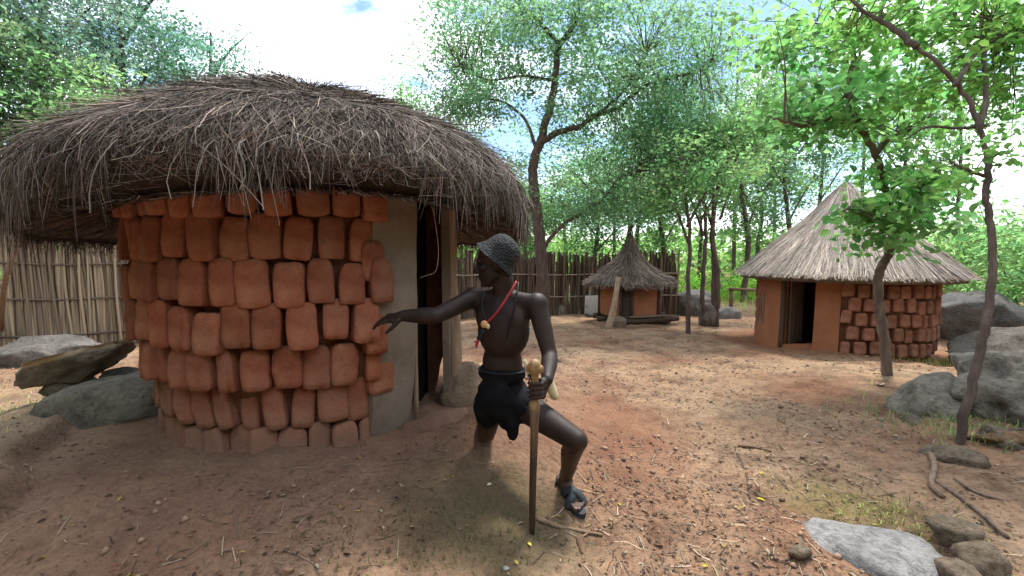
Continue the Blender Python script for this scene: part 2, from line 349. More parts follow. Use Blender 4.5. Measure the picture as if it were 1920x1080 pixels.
c = mixc(t, 0.8, c, ramp(t, noise(t, 2.3, 6, 0.66, wp), [(0.34, (0.50, 0.46, 0.44)), (0.48, (0.95, 0.95, 0.95)), (0.64, (1.2, 1.18, 1.12))]), 'MULTIPLY')
def blob(cx, cy, rad, soft, sx_=1.0, sy_=1.0):
    s = t.nodes.new('ShaderNodeVectorMath'); s.operation = 'SUBTRACT'; t.links.new(wp, s.inputs[0]); s.inputs[1].default_value = (cx, cy, 0)
    q = t.nodes.new('ShaderNodeVectorMath'); q.operation = 'MULTIPLY'; t.links.new(s.outputs[0], q.inputs[0]); q.inputs[1].default_value = (1 / sx_, 1 / sy_, 0)
    l = t.nodes.new('ShaderNodeVectorMath'); l.operation = 'LENGTH'; t.links.new(q.outputs[0], l.inputs[0])
    ad = t.nodes.new('ShaderNodeMath'); ad.operation = 'MULTIPLY_ADD'; t.links.new(n2, ad.inputs[0]); ad.inputs[1].default_value = 1.1 * soft; t.links.new(l.outputs['Value'], ad.inputs[2])
    mr = t.nodes.new('ShaderNodeMapRange'); mr.interpolation_type = 'SMOOTHSTEP'; t.links.new(ad.outputs[0], mr.inputs[0])
    mr.inputs[1].default_value = rad + 0.55 * soft - soft; mr.inputs[2].default_value = rad + 0.55 * soft + soft; mr.inputs[3].default_value = 1; mr.inputs[4].default_value = 0
    return mr.outputs[0]
def fade(f, k):
    mm = t.nodes.new('ShaderNodeMath'); mm.operation = 'MULTIPLY'; t.links.new(f, mm.inputs[0]); mm.inputs[1].default_value = k; return mm.outputs[0]
c = mixc(t, fade(blob(C1[0], C1[1], 1.9, 0.45), 0.6), c, mixc(t, n3, (0.15, 0.085, 0.062), (0.30, 0.175, 0.122)))      # red mud round the near hut
c = mixc(t, fade(blob(C2[0], C2[1], R2 + 0.55, 0.35), 0.75), c, (0.29, 0.125, 0.068))                                   # and round the far one
c = mixc(t, fade(blob(0.75, 3.3, 0.55, 0.35, 0.8, 1.6), 0.55), c, (0.25, 0.112, 0.066))
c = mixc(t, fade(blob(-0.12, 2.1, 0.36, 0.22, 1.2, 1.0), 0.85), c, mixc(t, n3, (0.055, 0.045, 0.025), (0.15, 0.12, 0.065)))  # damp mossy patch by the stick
c = mixc(t, fade(blob(1.75, 2.35, 0.26, 0.2), 0.5), c, (0.18, 0.17, 0.05))
c = mixc(t, fade(blob(-3.6, 2.9, 0.9, 0.5, 1.0, 2.2), 0.45), c, (0.30, 0.25, 0.165))
t.links.new(c, b.inputs['Base Color']); b.inputs['Roughness'].default_value = 0.95; b.inputs['Specular IOR Level'].default_value = 0.12
bump(t, b, n3, 0.9, 0.03); M['earth'] = m
gme = fast_mesh('ground', nv, np.stack([ii, ii + 1, ii + W_ + 1, ii + W_], 1), smooth=True)
tag(link('ground', gme, M['earth']), kind='structure')

# ------------------------------------------------------------------ round huts: shared pieces
class Ring:
    """polar frame about a hut: angle 0 faces the photographer, positive turns to the photograph's right"""
    def __init__(s, C):
        s.C = np.asarray(C); s.to = -s.C / np.linalg.norm(s.C); s.ri = np.array([-s.to[1], s.to[0]])
        if s.ri[0] < 0: s.ri = -s.ri
    def at(s, phi, r, z):
        phi, r, z = np.broadcast_arrays(np.asarray(phi, float), r, z)
        xy = s.C + (np.cos(phi) * r)[..., None] * s.to + (np.sin(phi) * r)[..., None] * s.ri
        return np.concatenate([xy, z[..., None]], -1)
    def out(s, phi): return s.at(phi, 1.0, 0.0) - s.at(phi, 0.0, 0.0)
    def tan(s, phi): return s.out(np.asarray(phi) + math.pi / 2)
    def phi_px(s, px, R):
        u = ray(px, 540)[:2]; u = u / np.linalg.norm(u); bq = np.dot(u, s.C); cq = np.dot(s.C, s.C) - R * R
        d = bq * bq - cq; k = bq - math.sqrt(max(d, 0)); q = u * k - s.C
        return math.atan2(np.dot(q, s.ri), np.dot(q, s.to))
def brick_mesh(w, h, d, seed, rnd=0.035):
    """one hand-moulded brick; x along the wall, y outward (front at y = 0), z up"""
    r = np.random.default_rng(seed); nx, nz_ = 7, 8
    us = np.linspace(-1, 1, nx); vs = np.linspace(-1, 1, nz_)
    U, Vv = np.meshgrid(us, vs)
    X = U * w / 2; Z = Vv * h / 2
    # round the four corners unequally, more at the top
    kt = r.uniform(0.05, 0.20); kb = r.uniform(0.03, 0.11)
    kk = np.where(Vv > 0, kt, kb)
    X = X * (1 - kk * np.abs(Vv) ** 5); Z = Z * (1 - kk * 0.8 * np.abs(U) ** 5)
    bul = 0.007 * (1 - U ** 6) + 0.005 * (1 - Vv ** 6)
    p = np.stack([X * 14, Z * 14, 0 * X], -1)
    Y = bul + 0.009 * fbm(p + seed * 3.1, 3, seed) + r.uniform(-0.05, 0.05) * U * w * 0.6
    if r.random() < 0.45:                                            # finger groove down the face
        g0 = r.uniform(-0.5, 0.5); Y = Y - 0.014 * np.exp(-((U - g0 - 0.1 * Vv) / 0.16) ** 2)
    X = X + 0.006 * vnoise(p * 0.7 + 9, seed + 5); Z = Z + 0.007 * vnoise(p * 0.7 + 4, seed + 6)
    fr = np.stack([X, Y, Z], -1).reshape(-1, 3)
    per = [(0, j) for j in range(nx)] + [(i, nx - 1) for i in range(1, nz_)] + [(nz_ - 1, j) for j in range(nx - 2, -1, -1)] + [(i, 0) for i in range(nz_ - 2, 0, -1)]
    pi = [i * nx + j for i, j in per]
    pos = fr[pi]
    ring1 = pos * np.array([1.03, 1, 1.025]) + np.array([0, -0.011, 0]); ring2 = pos * np.array([0.97, 0, 0.97]) + np.array([0, -d, 0])
    v = np.vstack([fr, ring1, ring2]); f = []
    for i in range(nz_ - 1):
        for j in range(nx - 1): f.append((i * nx + j, i * nx + j + 1, (i + 1) * nx + j + 1, (i + 1) * nx + j))
    n0 = nx * nz_; n = len(pi)
    for k in range(n):
        q = (k + 1) % n
        f.append((pi[q], pi[k], n0 + k, n0 + q)); f.append((n0 + q, n0 + k, n0 + n + k, n0 + n + q))
    me = bpy.data.meshes.new('brick'); me.from_pydata(v.tolist(), [], f); me.polygons.foreach_set('use_smooth', np.ones(len(f), bool)); me.update()
    return me
def lay_brick(me, ring, phi, r, z, parent, rng, pitch=0.09, yaw=0.0, roll=0.0, sc=(1, 1, 1)):
    o = bpy.data.objects.new('brick', me); COL.objects.link(o); o.parent = parent
    x = ring.tan(phi); y = ring.out(phi)
    Mx = Matrix(((x[0], y[0], 0), (x[1], y[1], 0), (0, 0, 1))).to_4x4()
    Rl = Matrix.Rotation(yaw, 4, 'Z') @ Matrix.Rotation(pitch, 4, 'X') @ Matrix.Rotation(roll, 4, 'Y')
    o.matrix_basis = Matrix.Translation(V(ring.at(phi, r, z))) @ Mx @ Rl @ Matrix.Diagonal((*sc, 1))
    return o
def arc_shell(name, ring, p0, p1, r_out, r_in, z0, z1, mat, parent, n=40, nz_=10, amp=0.012, seed=0, flare=0.0, smooth=True, ragged=0.0):
    """a curved wall piece between two angles, with thickness"""
    ph = np.linspace(p0, p1, n + 1); zz = np.linspace(0, 1, nz_ + 1); vo = []; vi = []
    for k, a in enumerate(zz):
        phk = ph.copy()
        if ragged:
            phk[0] += ragged * vnoise(np.array([[a * 7, seed, 0.5]]), seed)[0]; 
            phk[1] += 0.5 * ragged * vnoise(np.array([[a * 7, seed, 0.5]]), seed)[0]
        lo = np.asarray(z0(phk) if callable(z0) else np.full(n + 1, z0)); hi = np.asarray(z1(phk) if callable(z1) else np.full(n + 1, z1))
        z = lo + (hi - lo) * a
        p = np.stack([phk * 3 * r_out, z * 3, 0 * z], -1)
        ro = r_out + amp * fbm(p, 3, seed) + flare * (1 - a) ** 3
        if ragged: ro[0] -= 0.035; ro[-1] -= 0.01
        vo.append(ring.at(phk, ro, z)); vi.append(ring.at(phk, r_in, z))
    vo = np.array(vo).reshape(-1, 3); vi = np.array(vi).reshape(-1, 3); w = n + 1; N = len(vo); f = []
    for k in range(nz_):
        for j in range(n):
            q = (k * w + j, k * w + j + 1, (k + 1) * w + j + 1, (k + 1) * w + j)
            f.append(q); f.append(tuple(N + i for i in q[::-1]))
        f.append((k * w, (k + 1) * w, N + (k + 1) * w, N + k * w)); e = k * w + n
        f.append((e + w, e, N + e, N + e + w))
    for j in range(n):
        f.append((j + 1, j, N + j, N + j + 1)); e = nz_ * w + j; f.append((e, e + 1, N + e + 1, N + e))
    mb = MB(); mb.add(np.vstack([vo, vi]), f)
    return mb.build(name, mat, parent, smooth=False)

# ------------------------------------------------------------------ the near hut
r1 = Ring(C1)
hut1 = empty('round_hut', (C1[0], C1[1], 0.2), 'large round hut with shaggy dark thatch and projecting red clay bricks beside the kneeling man', 'hut')
hut1.location = (0, 0, 0)
DOOR_A, DOOR_B = r1.phi_px(787, R1), r1.phi_px(842, R1)
PL_A = r1.phi_px(712, R1)
gz1 = lambda ph: G(r1.at(ph, R1, 0)[..., 0], r1.at(ph, R1, 0)[..., 1]) - 0.06
wall1 = arc_shell('wall', r1, DOOR_B + 0.46, 2 * math.pi + PL_A + 0.05, 1.022, 0.82, gz1, 2.0, M['mortar'], hut1, 90, 14, 0.025, 3, -0.165)
EZ = 1.39
def zb1(phi): return EZ + 0.29 * np.clip(np.cos(phi), 0, 1) ** 1.2 + 0.03 * np.sin(3 * np.asarray(phi) + 1)
BM = [brick_mesh(0.140 + 0.012 * ((k * 7) % 3 - 1), 0.238, 0.17, 40 + k) for k in range(10)]
for bm_ in BM: bm_.materials.append(M['brick'])
def tap(z): return 0.165 * (1 - sstep(0.2, 1.05, z))
rb = np.random.default_rng(5)
NB = 42; rows = [0.21, 0.455, 0.695, 0.935, 1.17, 1.41, 1.65, 1.89]
for ri_, zc in enumerate(rows):
    off = 0.5 * (ri_ % 2) + rb.uniform(-0.12, 0.12)
    ph0 = r1.phi_px(700, R1) + 0.02 - off * 2 * math.pi / NB
    ph = ph0
    while ph > -2 * math.pi + DOOR_B + 0.85:
        if ph < -2.9 and ri_ < 0: break
        w = 2 * math.pi / NB * rb.uniform(0.93, 1.07)
        zc_ = zc + 0.012 * rb.normal() + 0.012
        r_ = 1.105 + 0.017 * rb.normal() - float(tap(zc_)) + 0.02 * (zc < 0.3)
        sc = (rb.uniform(0.93, 1.09), 1, rb.uniform(0.94, 1.08))
        if rb.random() < 0.10: sc = (rb.uniform(0.62, 0.78), 1, sc[2])
        lay_brick(BM[rb.integers(len(BM))], r1, ph, r_, zc_, wall1, rb, pitch=0.06 + 0.035 * rb.normal(), yaw=0.10 * rb.normal(), roll=0.05 * rb.normal() + 0.17 * max(-1.3, min(0.6, ph)) * (1 - float(sstep(0.2, 1.1, zc_))), sc=sc)
        ph -= w
pl1 = arc_shell('plaster_panel', r1, PL_A - 0.04, DOOR_A, 1.082, 0.92, lambda ph: gz1(ph), 1.95, M['plaster'], hut1, 26, 46, 0.012, 8, -0.10, ragged=0.055)
arc_shell('plaster_return', r1, DOOR_B + 0.10, DOOR_B + 0.52, 1.05, 0.995, gz1, 1.9, M['plaster'], hut1, 10, 12, 0.015, 12)
M['inner_shade'] = simple('painted_inner_shade', [(0.3, (0.012, 0.010, 0.009)), (0.7, (0.03, 0.024, 0.02))], 8, 0.95, 0.5, 0.02, spec=0.1)  # near-black colour stands in for the shade inside the doorway
arc_shell('shade_lining', r1, DOOR_B + 0.12, 2 * math.pi + DOOR_A - 0.02, 0.81, 0.79, gz1, 1.98, M['inner_shade'], hut1, 60, 6, 0.008, 14)  # thin liner added so the doorway reads dark, its shade is in the colour
# one brick half sunk in the plaster at the edge
for (px_, z_) in ((700, 1.29), (722, 0.60), (706, 0.86)):
    lay_brick(BM[int(px_) % 10], r1, r1.phi_px(px_, R1), 1.10 - float(tap(z_)) * 0.8, z_, wall1, rb, 0.03, 0.0, 0.02, (1.0, 1, 0.96))
# door post of split weathered log and the clay buttress at its foot
pp = r1.phi_px(858, R1); mb = MB()
base = r1.at(pp, 1.06, float(gz1(np.array(pp))) - 0.02); top = r1.at(pp - 0.02, 1.05, 1.82)
pth = smooth_path([base, base * 0.66 + top * 0.34 + np.array([0.012, 0, 0]), base * 0.33 + top * 0.67 - np.array([0.01, 0, 0]), top], 6)
mb.tube(pth, np.linspace(0.052, 0.042, len(pth)), 14, (1.5, 1.42, 1.3), wob=0.22, seed=4); mb.build('door_post', M['wood'], hut1, True)
mb = MB()
b2 = r1.at(DOOR_A + 0.02, 1.02, 0.2); t2 = r1.at(DOOR_A + 0.02, 1.02, 1.9); mb.tube(smooth_path([b2, (b2 + t2) / 2, t2], 4), 0.016, 8, (1.2, 1.15, 1.1), wob=0.2); mb.build('door_jamb', M['wood'], hut1, True)
def rock_mesh(name, scale, seed, cuts=9, rough=0.10, sub=4, tint=(1, 1, 1), top=None, flat_bottom=None):
    bm = bmesh.new(); bmesh.ops.create_icosphere(bm, subdivisions=sub, radius=1.0)
    v = np.array([q.co[:] for q in bm.verts]); r = np.random.default_rng(seed)
    for _ in range(cuts):
        n = nrm(r.normal(size=3)); d = r.uniform(0.62, 0.92); h = v @ n - d; v = v - np.outer(np.maximum(h, 0) * 0.9, n)
    v = v * (1 + rough * fbm(v * 1.7 + seed, 4, seed)[:, None]) + 0.02 * rough * 10 * fbm(v * 6 + seed, 3, seed + 9)[:, None] * nrm(v) * 0.25
    v = v * (1 + 0.05 * fbm(v * 4.2 + seed, 5, seed + 21, 0.6) - 0.05 * np.exp(-(vnoise(v * 2.1 + seed, seed + 33) / 0.06) ** 2))[:, None]
    if top is not None: v[:, 2] = np.where(v[:, 2] > top, top + (v[:, 2] - top) * 0.12, v[:, 2])
    v = v * np.asarray(scale)
    for q, c_ in zip(bm.verts, v): q.co = c_
    me = bpy.data.meshes.new(name); bm.to_mesh(me); bm.free()
    me.polygons.foreach_set('use_smooth', np.ones(len(me.polygons), bool))
    at = me.color_attributes.new('tint', 'FLOAT_COLOR', 'POINT'); at.data.foreach_set('color', np.tile(np.array([*tint, 1], np.float32), len(me.vertices)))
    return me
def rock(name, label, loc, scale, seed, rot=(0, 0, 0), mat='rock', cat='rock', group=None, **kw):
    o = link(name, rock_mesh(name, scale, seed, **kw), M[mat], None, loc); o.rotation_euler = rot
    return tag(o, label, cat, group)
bt = link('clay_buttress', rock_mesh('clay_buttress', (0.20, 0.15, 0.27), 61, 3, 0.06), M['clay_pale'], hut1); bt.location = V(r1.at(pp + 0.04, 1.12, 0.24)); bt.rotation_euler = (0, 0.2, 0.5)
bt = link('threshold', rock_mesh('threshold', (0.30, 0.18, 0.06), 63, 2, 0.05), M['plinth'], hut1); bt.location = V(r1.at((DOOR_A + DOOR_B) / 2, 1.06, 0.2)); bt.rotation_euler = (0, 0, 0.9)
# twine dangling in the doorway
mb = MB(); q = lambda px, py, d: P(px, py, d)
mb.tube(smooth_path([q(806, 375, 2.78), q(815, 410, 2.78), q(822, 470, 2.79), q(817, 508, 2.80), q(800, 516, 2.82), q(788, 521, 2.83)], 4), 0.0022, 5, (2.4, 2.3, 2.1)); mb.build('twine', M['wood'], hut1)

# ---- thatched roof of the near hut
RE = 1.55
PR = np.array([[0.0, 2.50], [0.3, 2.45], [0.62, 2.345], [0.92, 2.20], [1.18, 2.05], [1.38, 1.91], [1.49, 1.79], [1.55, 1.68]])
def prof1(s, phi):
    """distance down the thatch from the apex -> radius, height; past the eave it hangs straight down"""
    seg = np.hypot(*np.diff(PR, axis=0).T); cs = np.concatenate([[0], np.cumsum(seg)]); L = cs[-1]
    zbot = zb1(phi); drop = PR[-1, 1] - zbot
    r = np.interp(s, cs, PR[:, 0]); z = np.interp(s, cs, PR[:, 1])
    z = z + 0.12 * np.clip(np.cos(phi), 0, 1) ** 1.2 * np.clip(s / L, 0, 1) ** 2
    ext = np.maximum(s - L, 0); z = z - ext; r = r - 0.10 * np.clip(ext, 0, 0.6)
    lump = 0.035 * vnoise(np.stack([np.cos(phi) * 3, np.sin(phi) * 3, s * 2.2], -1), 17) * np.clip(s / 0.4, 0, 1)
    return r + lump, z + lump * 0.6, L
nphi, ns = 120, 34
phg = np.linspace(0, 2 * math.pi, nphi, endpoint=False)
_, _, LL = prof1(np.zeros(1), np.zeros(1))
vv = []
for i in range(ns + 1):
    a = i / ns; zdrop = PR[-1, 1] + 0.12 * np.clip(np.cos(phg), 0, 1) ** 1.2 - zb1(phg); s = a * (LL + np.maximum(zdrop, 0.04)); r_, z_, _ = prof1(s, phg); vv.append(r1.at(phg, r_ + 1e-4, z_))
for rr, zz in ((1.40, 0.0), (1.15, 0.10), (0.95, 0.26), (0.5, 0.55), (0.01, 0.8)): vv.append(r1.at(phg, np.full(nphi, rr), zb1(phg) * 0.6 + 1.5 * 0.4 + 0.03 + zz))
vv = np.array(vv); K = len(vv); ff = [(i * nphi + j, (i + 1) * nphi + j, (i + 1) * nphi + (j + 1) % nphi, i * nphi + (j + 1) % nphi) for i in range(K - 1) for j in range(nphi)]
mb = MB(); mb.add(vv.reshape(-1, 3), ff); roof1 = mb.build('roof', M['thatch_base'], hut1, True)
def straw_cols(n, rng, dark=0.35, base=(0.30, 0.25, 0.21), var=0.5):
    k = rng.uniform(1 - var, 1 + var, (n, 1)) ** 1.4; c = np.array(base) * k
    c = c * (1 + rng.normal(size=(n, 3)) * 0.05); d = rng.random(n) < dark; c[d] *= 0.35
    return np.clip(c, 0.01, 0.75)
def thatch(name, ring, prof, N, rng, parent, zbot, lens=(0.25, 0.6), wid=(0.004, 0.009), lat=0.10, lift=0.05, smax=None, srange=None, cols=None, K=6, over=0.1, sag=0.0):
    phi = rng.uniform(0, 2 * math.pi, N); L = rng.uniform(*lens, N)
    _, _, LL = prof(np.zeros(1), np.zeros(1))
    lo, hi = srange(phi) if srange else (0.0, None)
    total = LL + np.maximum(PR_end(prof) - zbot(phi), 0.03)
    hi = total if hi is None else hi
    s0 = np.sqrt(rng.uniform(0, 1, N)) * (hi - lo) + lo - L * 0.35
    s0 = np.maximum(s0, 0.02); slat = rng.normal(size=N) * lat; lf = np.abs(rng.normal(size=N)) * lift; end = total + over * rng.uniform(0, 1, N) ** 2
    pos = []
    for k in range(K):
        a = k / (K - 1); s = np.minimum(s0 + L * a, end + 0.02 * a)
        ph = phi + slat * L * a / np.maximum(0.25, np.minimum(s, 1.4)) * (1 + 0.5 * a)
        r_, z_, _ = prof(s, ph); off = 0.006 + lf * a * a + 0.012 * rng.random(N)
        pos.append(ring.at(ph, r_ + off * 0.8, z_ + off * 0.55 - sag * a * a * L * lf))
    pos = np.stack(pos, 1); side = nrm(ring.tan(phi) + 0.5 * rng.normal(size=(N, 3)))
    if cols is not None:
        pt = np.stack([np.cos(phi) * 5, np.sin(phi) * 5, s0 * 2.5], -1); cols = cols * (1 + 0.38 * vnoise(pt, 66) + 0.22 * vnoise(pt * 2.7, 67))[:, None]
    me = ribbons(name, pos, rng.uniform(*wid, N), side, cols if cols is not None else straw_cols(N, rng))
    return tag(link(name, me, M['straw'], parent), kind='stuff')
def PR_end(prof): return prof.zend
prof1.zend = PR[-1, 1]
rt = np.random.default_rng(21)
thatch('thatch', r1, prof1, 38000, rt, roof1, zb1, cols=straw_cols(38000, rt, 0.40, (0.20, 0.155, 0.122), 0.65), lat=0.30, lift=0.055, over=0.12, wid=(0.003, 0.0075), K=5)
N = 6500; phi = rt.uniform(0, 2 * math.pi, N); ra = rt.uniform(1.0, 1.36, N); Ls = rt.uniform(0.2, 0.5, N); pos = []; lt = rt.normal(size=N) * 0.12
for k in range(4):
    rr = np.minimum(ra + Ls * k / 3 - 0.1, 1.52); ph = phi + lt * Ls * k / 3; zz = np.interp(rr, [0.9, 0.95, 1.15, 1.40, 1.55], [0.28, 0.26, 0.10, 0.0, -0.01])
    pos.append(r1.at(ph, rr, zb1(ph) * 0.6 + 0.63 + zz - 0.012 - 0.035 * rt.random(N) * (k / 3)))
me = ribbons('underside_straw', np.stack(pos, 1), rt.uniform(0.005, 0.010, N), nrm(r1.tan(phi) + 0.5 * rt.normal(size=(N, 3))), straw_cols(N, rt, 0.4, (0.17, 0.135, 0.11), 0.6))
tag(link('underside_straw', me, M['straw'], roof1), kind='stuff')
# shaggy fringe: thin stalks that leave the thatch above the eave and hang free
N = 9500; phi = rt.uniform(-math.pi, math.pi, N); Ls = rt.uniform(0.12, 0.33, N); tot = LL + np.maximum(prof1.zend - zb1(phi), 0.03)
Ls = Ls * np.clip(0.95 + 0.75 * vnoise(np.stack([np.cos(phi) * 7, np.sin(phi) * 7, 0 * phi], -1), 91) + 0.5 * vnoise(np.stack([np.cos(phi) * 19, np.sin(phi) * 19, 0 * phi], -1), 92), 0.35, 1.55)
s0 = tot - rt.uniform(0.02, 0.42, N); K = 6; pos = []; out = rt.uniform(0.0, 0.085, N); latv = rt.normal(size=N) * 0.09
r0, z0, _ = prof1(s0, phi)
for k in range(K):
    a = k / (K - 1)
    pos.append(r1.at(phi + latv * a * Ls * 1.5, r0 + 0.01 + out * np.sin(min(a * 2.0, 1.57)) + 0.01 * a, z0 + 0.01 + 0.25 * out * (1 - (1 - a) ** 2) - Ls * a ** 1.5 * 0.8))
me = ribbons('fringe', np.stack(pos, 1), rt.uniform(0.003, 0.007, N), nrm(r1.tan(phi) + 0.4 * rt.normal(size=(N, 3))), straw_cols(N, rt, 0.55, (0.18, 0.14, 0.112), 0.6))
tag(link('fringe', me, M['straw'], roof1), kind='stuff')
N = 110; phi = rt.uniform(-1.6, 1.6, N); Ls = rt.uniform(0.14, 0.36, N); s0 = LL + rt.uniform(-0.38, 0.05, N); pos = []; out = rt.uniform(0.03, 0.12, N); latv = rt.normal(size=N) * 0.35; crk = rt.normal(size=N) * 0.03
r0, z0, _ = prof1(s0, phi)
for k in range(8):
    a = k / 7
    pos.append(r1.at(phi + latv * a * Ls + crk * math.sin(a * 5), r0 + 0.012 + out * np.sin(min(a * 2.2, 1.57)), z0 + 0.015 + 0.3 * out * (1 - (1 - a) ** 2) - Ls * a ** 1.6 * 0.95))
me = ribbons('loose_stalks', np.stack(pos, 1), rt.uniform(0.004, 0.0075, N), nrm(r1.tan(phi) + 0.3 * rt.normal(size=(N, 3))), straw_cols(N, rt, 0.1, (0.27, 0.235, 0.215), 0.45), 0.7)
tag(link('loose_stalks', me, M['straw'], roof1), kind='stuff')

# ------------------------------------------------------------------ the far hut
r2 = Ring(C2); a2 = lambda px: r2.phi_px(px, R2)
hut2 = empty('round_hut', (0, 0, 0), 'round hut with pale grey conical thatch, orange plastered doorway and checkered bricks', 'hut')
g2 = lambda ph: G(r2.at(ph, R2, 0)[..., 0], r2.at(ph, R2, 0)[..., 1]) - 0.05
d2 = (np.linalg.norm(C2) - 0.1607 * D2) * math.cos(AX2)
EZ2 = float(P(1600, 524, d2)[2]); AZ2 = float(P(1568, 341, C2[1])[2]); RE2 = 0.163 * D2
DA, DB = a2(1466), a2(1530); BA = a2(1578)
wall2 = arc_shell('wall', r2, BA - 0.04, 2 * math.pi - 1.28, R2 - 0.055, R2 - 0.2, g2, EZ2 + 0.2, M['mortar'], hut2, 70, 10, 0.01, 5)
arc_shell('plaster_panel', r2, DB, BA, R2, R2 - 0.16, g2, EZ2 + 0.2, M['plaster_red'], hut2, 12, 14, 0.012, 6, 0.05)
arc_shell('plaster_panel', r2, -1.35, DA, R2, R2 - 0.16, g2, EZ2 + 0.2, M['plaster_red'], hut2, 14, 14, 0.012, 7, 0.05)
arc_shell('door_sill', r2, DA, DB, R2 - 0.01, R2 - 0.2, g2, lambda ph: g2(ph) + 0.11, M['plaster_red'], hut2, 6, 2, 0.005, 9)
BM2 = [brick_mesh(0.20, 0.20, 0.14, 70 + k) for k in range(7)]
for q_ in BM2: q_.materials.append(M['brick_pale'])
gmid = float(np.mean(g2(np.linspace(BA, 1.5, 8)))); nrow = 6; hrow = (EZ2 + 0.06 - gmid - 0.12) / (nrow - 0.5); NB2 = 42
for k in range(nrow):
    zc = gmid + 0.15 + hrow * (k + 0.35); ph = BA + 0.06 + (0.5 * (k % 2)) * 2 * math.pi / NB2
    while ph < 2 * math.pi - 1.42:
        lay_brick(BM2[rb.integers(7)], r2, ph, R2 + 0.012 + 0.01 * rb.normal(), zc + 0.012 * rb.normal() - 0.04 * math.sin(ph), wall2, rb, 0.05 + 0.03 * rb.normal(), 0.1 * rb.normal(), 0.05 * rb.normal(), (rb.uniform(0.66, 0.80), 1, hrow / 0.212 * rb.uniform(0.9, 1.02)))
        ph += 2 * math.pi / NB2 * rb.uniform(0.96, 1.04)
# wooden door standing ajar inside the opening: planks
dr = empty('door', (0, 0, 0)); dr.parent = hut2
ha = r2.at(DA + 0.045, R2 - 0.14, 0); rd_ = nrm(ha[:2]); an_ = math.radians(-30); dv = np.array([rd_[0] * math.cos(an_) - rd_[1] * math.sin(an_), rd_[0] * math.sin(an_) + rd_[1] * math.cos(an_)]); zl = float(g2(np.array(DA))) + 0.12; zh = EZ2 + 0.05
for k in range(3):
    mb = MB(); c_ = np.array([*(ha[:2] + dv * (0.06 + 0.125 * k)), (zl + zh) / 2]); th = math.atan2(dv[1], dv[0])
    mb.box(c_, (0.118, 0.03, zh - zl - 0.02 * k), np.array([[math.cos(th), -math.sin(th), 0], [math.sin(th), math.cos(th), 0], [0, 0, 1]]), (0.8, 0.72, 0.68)); mb.build('plank', M['wood'], dr)
mb = MB(); q0 = r2.at(DA + 0.01, R2 - 0.03, zl - 0.1); q1 = r2.at(DA + 0.01, R2 - 0.03, EZ2 + 0.15); mb.tube(smooth_path([q0, (q0 + q1) / 2, q1], 4), 0.045, 10, (0.35, 0.32, 0.3), wob=0.1); mb.build('door_post', M['wood'], hut2, True)
mb = MB()
for k in range(4):
    ph = -1.22 + 0.07 * k; q0 = r2.at(ph, R2 + 0.01, float(g2(np.array(ph)))); q1 = r2.at(ph, R2 + 0.005, EZ2 - 0.45 + 0.1 * (k % 2)); mb.tube([q0, (q0 + q1) / 2, q1], 0.018, 6, (0.6, 0.5, 0.45))
mb.build('wall_stakes', M['wood'], hut2, True)
def prof2(s, phi):
    ph_ = np.asarray(phi); tt = np.array([[0.0, AZ2], [0.10, AZ2 - 0.09], [0.5, AZ2 - 0.62 * 0.92], [1.1, AZ2 - (AZ2 - EZ2) * 0.66], [RE2, EZ2 + 0.07]])
    seg = np.hypot(*np.diff(tt, axis=0).T); cs = np.concatenate([[0], np.cumsum(seg)]); L = cs[-1]
    ext = np.maximum(s - L, 0); r = np.interp(s, cs, tt[:, 0]) + ext * 0.8; z = np.interp(s, cs, tt[:, 1]) - ext * 0.6
    lump = 0.014 * vnoise(np.stack([np.cos(ph_) * 4, np.sin(ph_) * 4, s * 2], -1), 18)
    return r + lump, z + lump, L
prof2.zend = EZ2 + 0.07
zb2 = lambda phi: np.full(np.shape(phi), EZ2 + 0.04)
vv = []; nphi = 90
phg = np.linspace(0, 2 * math.pi, nphi, endpoint=False); _, _, L2 = prof2(np.zeros(1), np.zeros(1))
for i in range(17): r_, z_, _ = prof2(np.full(nphi, L2 * i / 16), phg); vv.append(r2.at(phg, r_ + 1e-4, z_))
for rr, zz in ((RE2 - 0.02, -0.06), (R2 + 0.1, 0.04), (R2 - 0.3, 0.22), (0.02, 0.9)): vv.append(r2.at(phg, np.full(nphi, rr), np.full(nphi, EZ2 + zz)))
vv = np.array(vv); K = len(vv); ff = [(i * nphi + j, (i + 1) * nphi + j, (i + 1) * nphi + (j + 1) % nphi, i * nphi + (j + 1) % nphi) for i in range(K - 1) for j in range(nphi)]
M['thatch_pale'] = simple('pale_thatch_bed', [(0.3, (0.16, 0.13, 0.105)), (0.7, (0.31, 0.26, 0.21))], 22, 0.95, 0.9, 0.03, spec=0.1)
mb = MB(); mb.add(vv.reshape(-1, 3), ff); roof2 = mb.build('roof', M['thatch_pale'], hut2, True)
thatch('thatch', r2, prof2, 17000, rt, roof2, zb2, lens=(0.4, 0.9), wid=(0.008, 0.016), lat=0.05, lift=0.012, over=0.11, cols=straw_cols(17000, rt, 0.16, (0.47, 0.395, 0.33), 0.35), K=4)

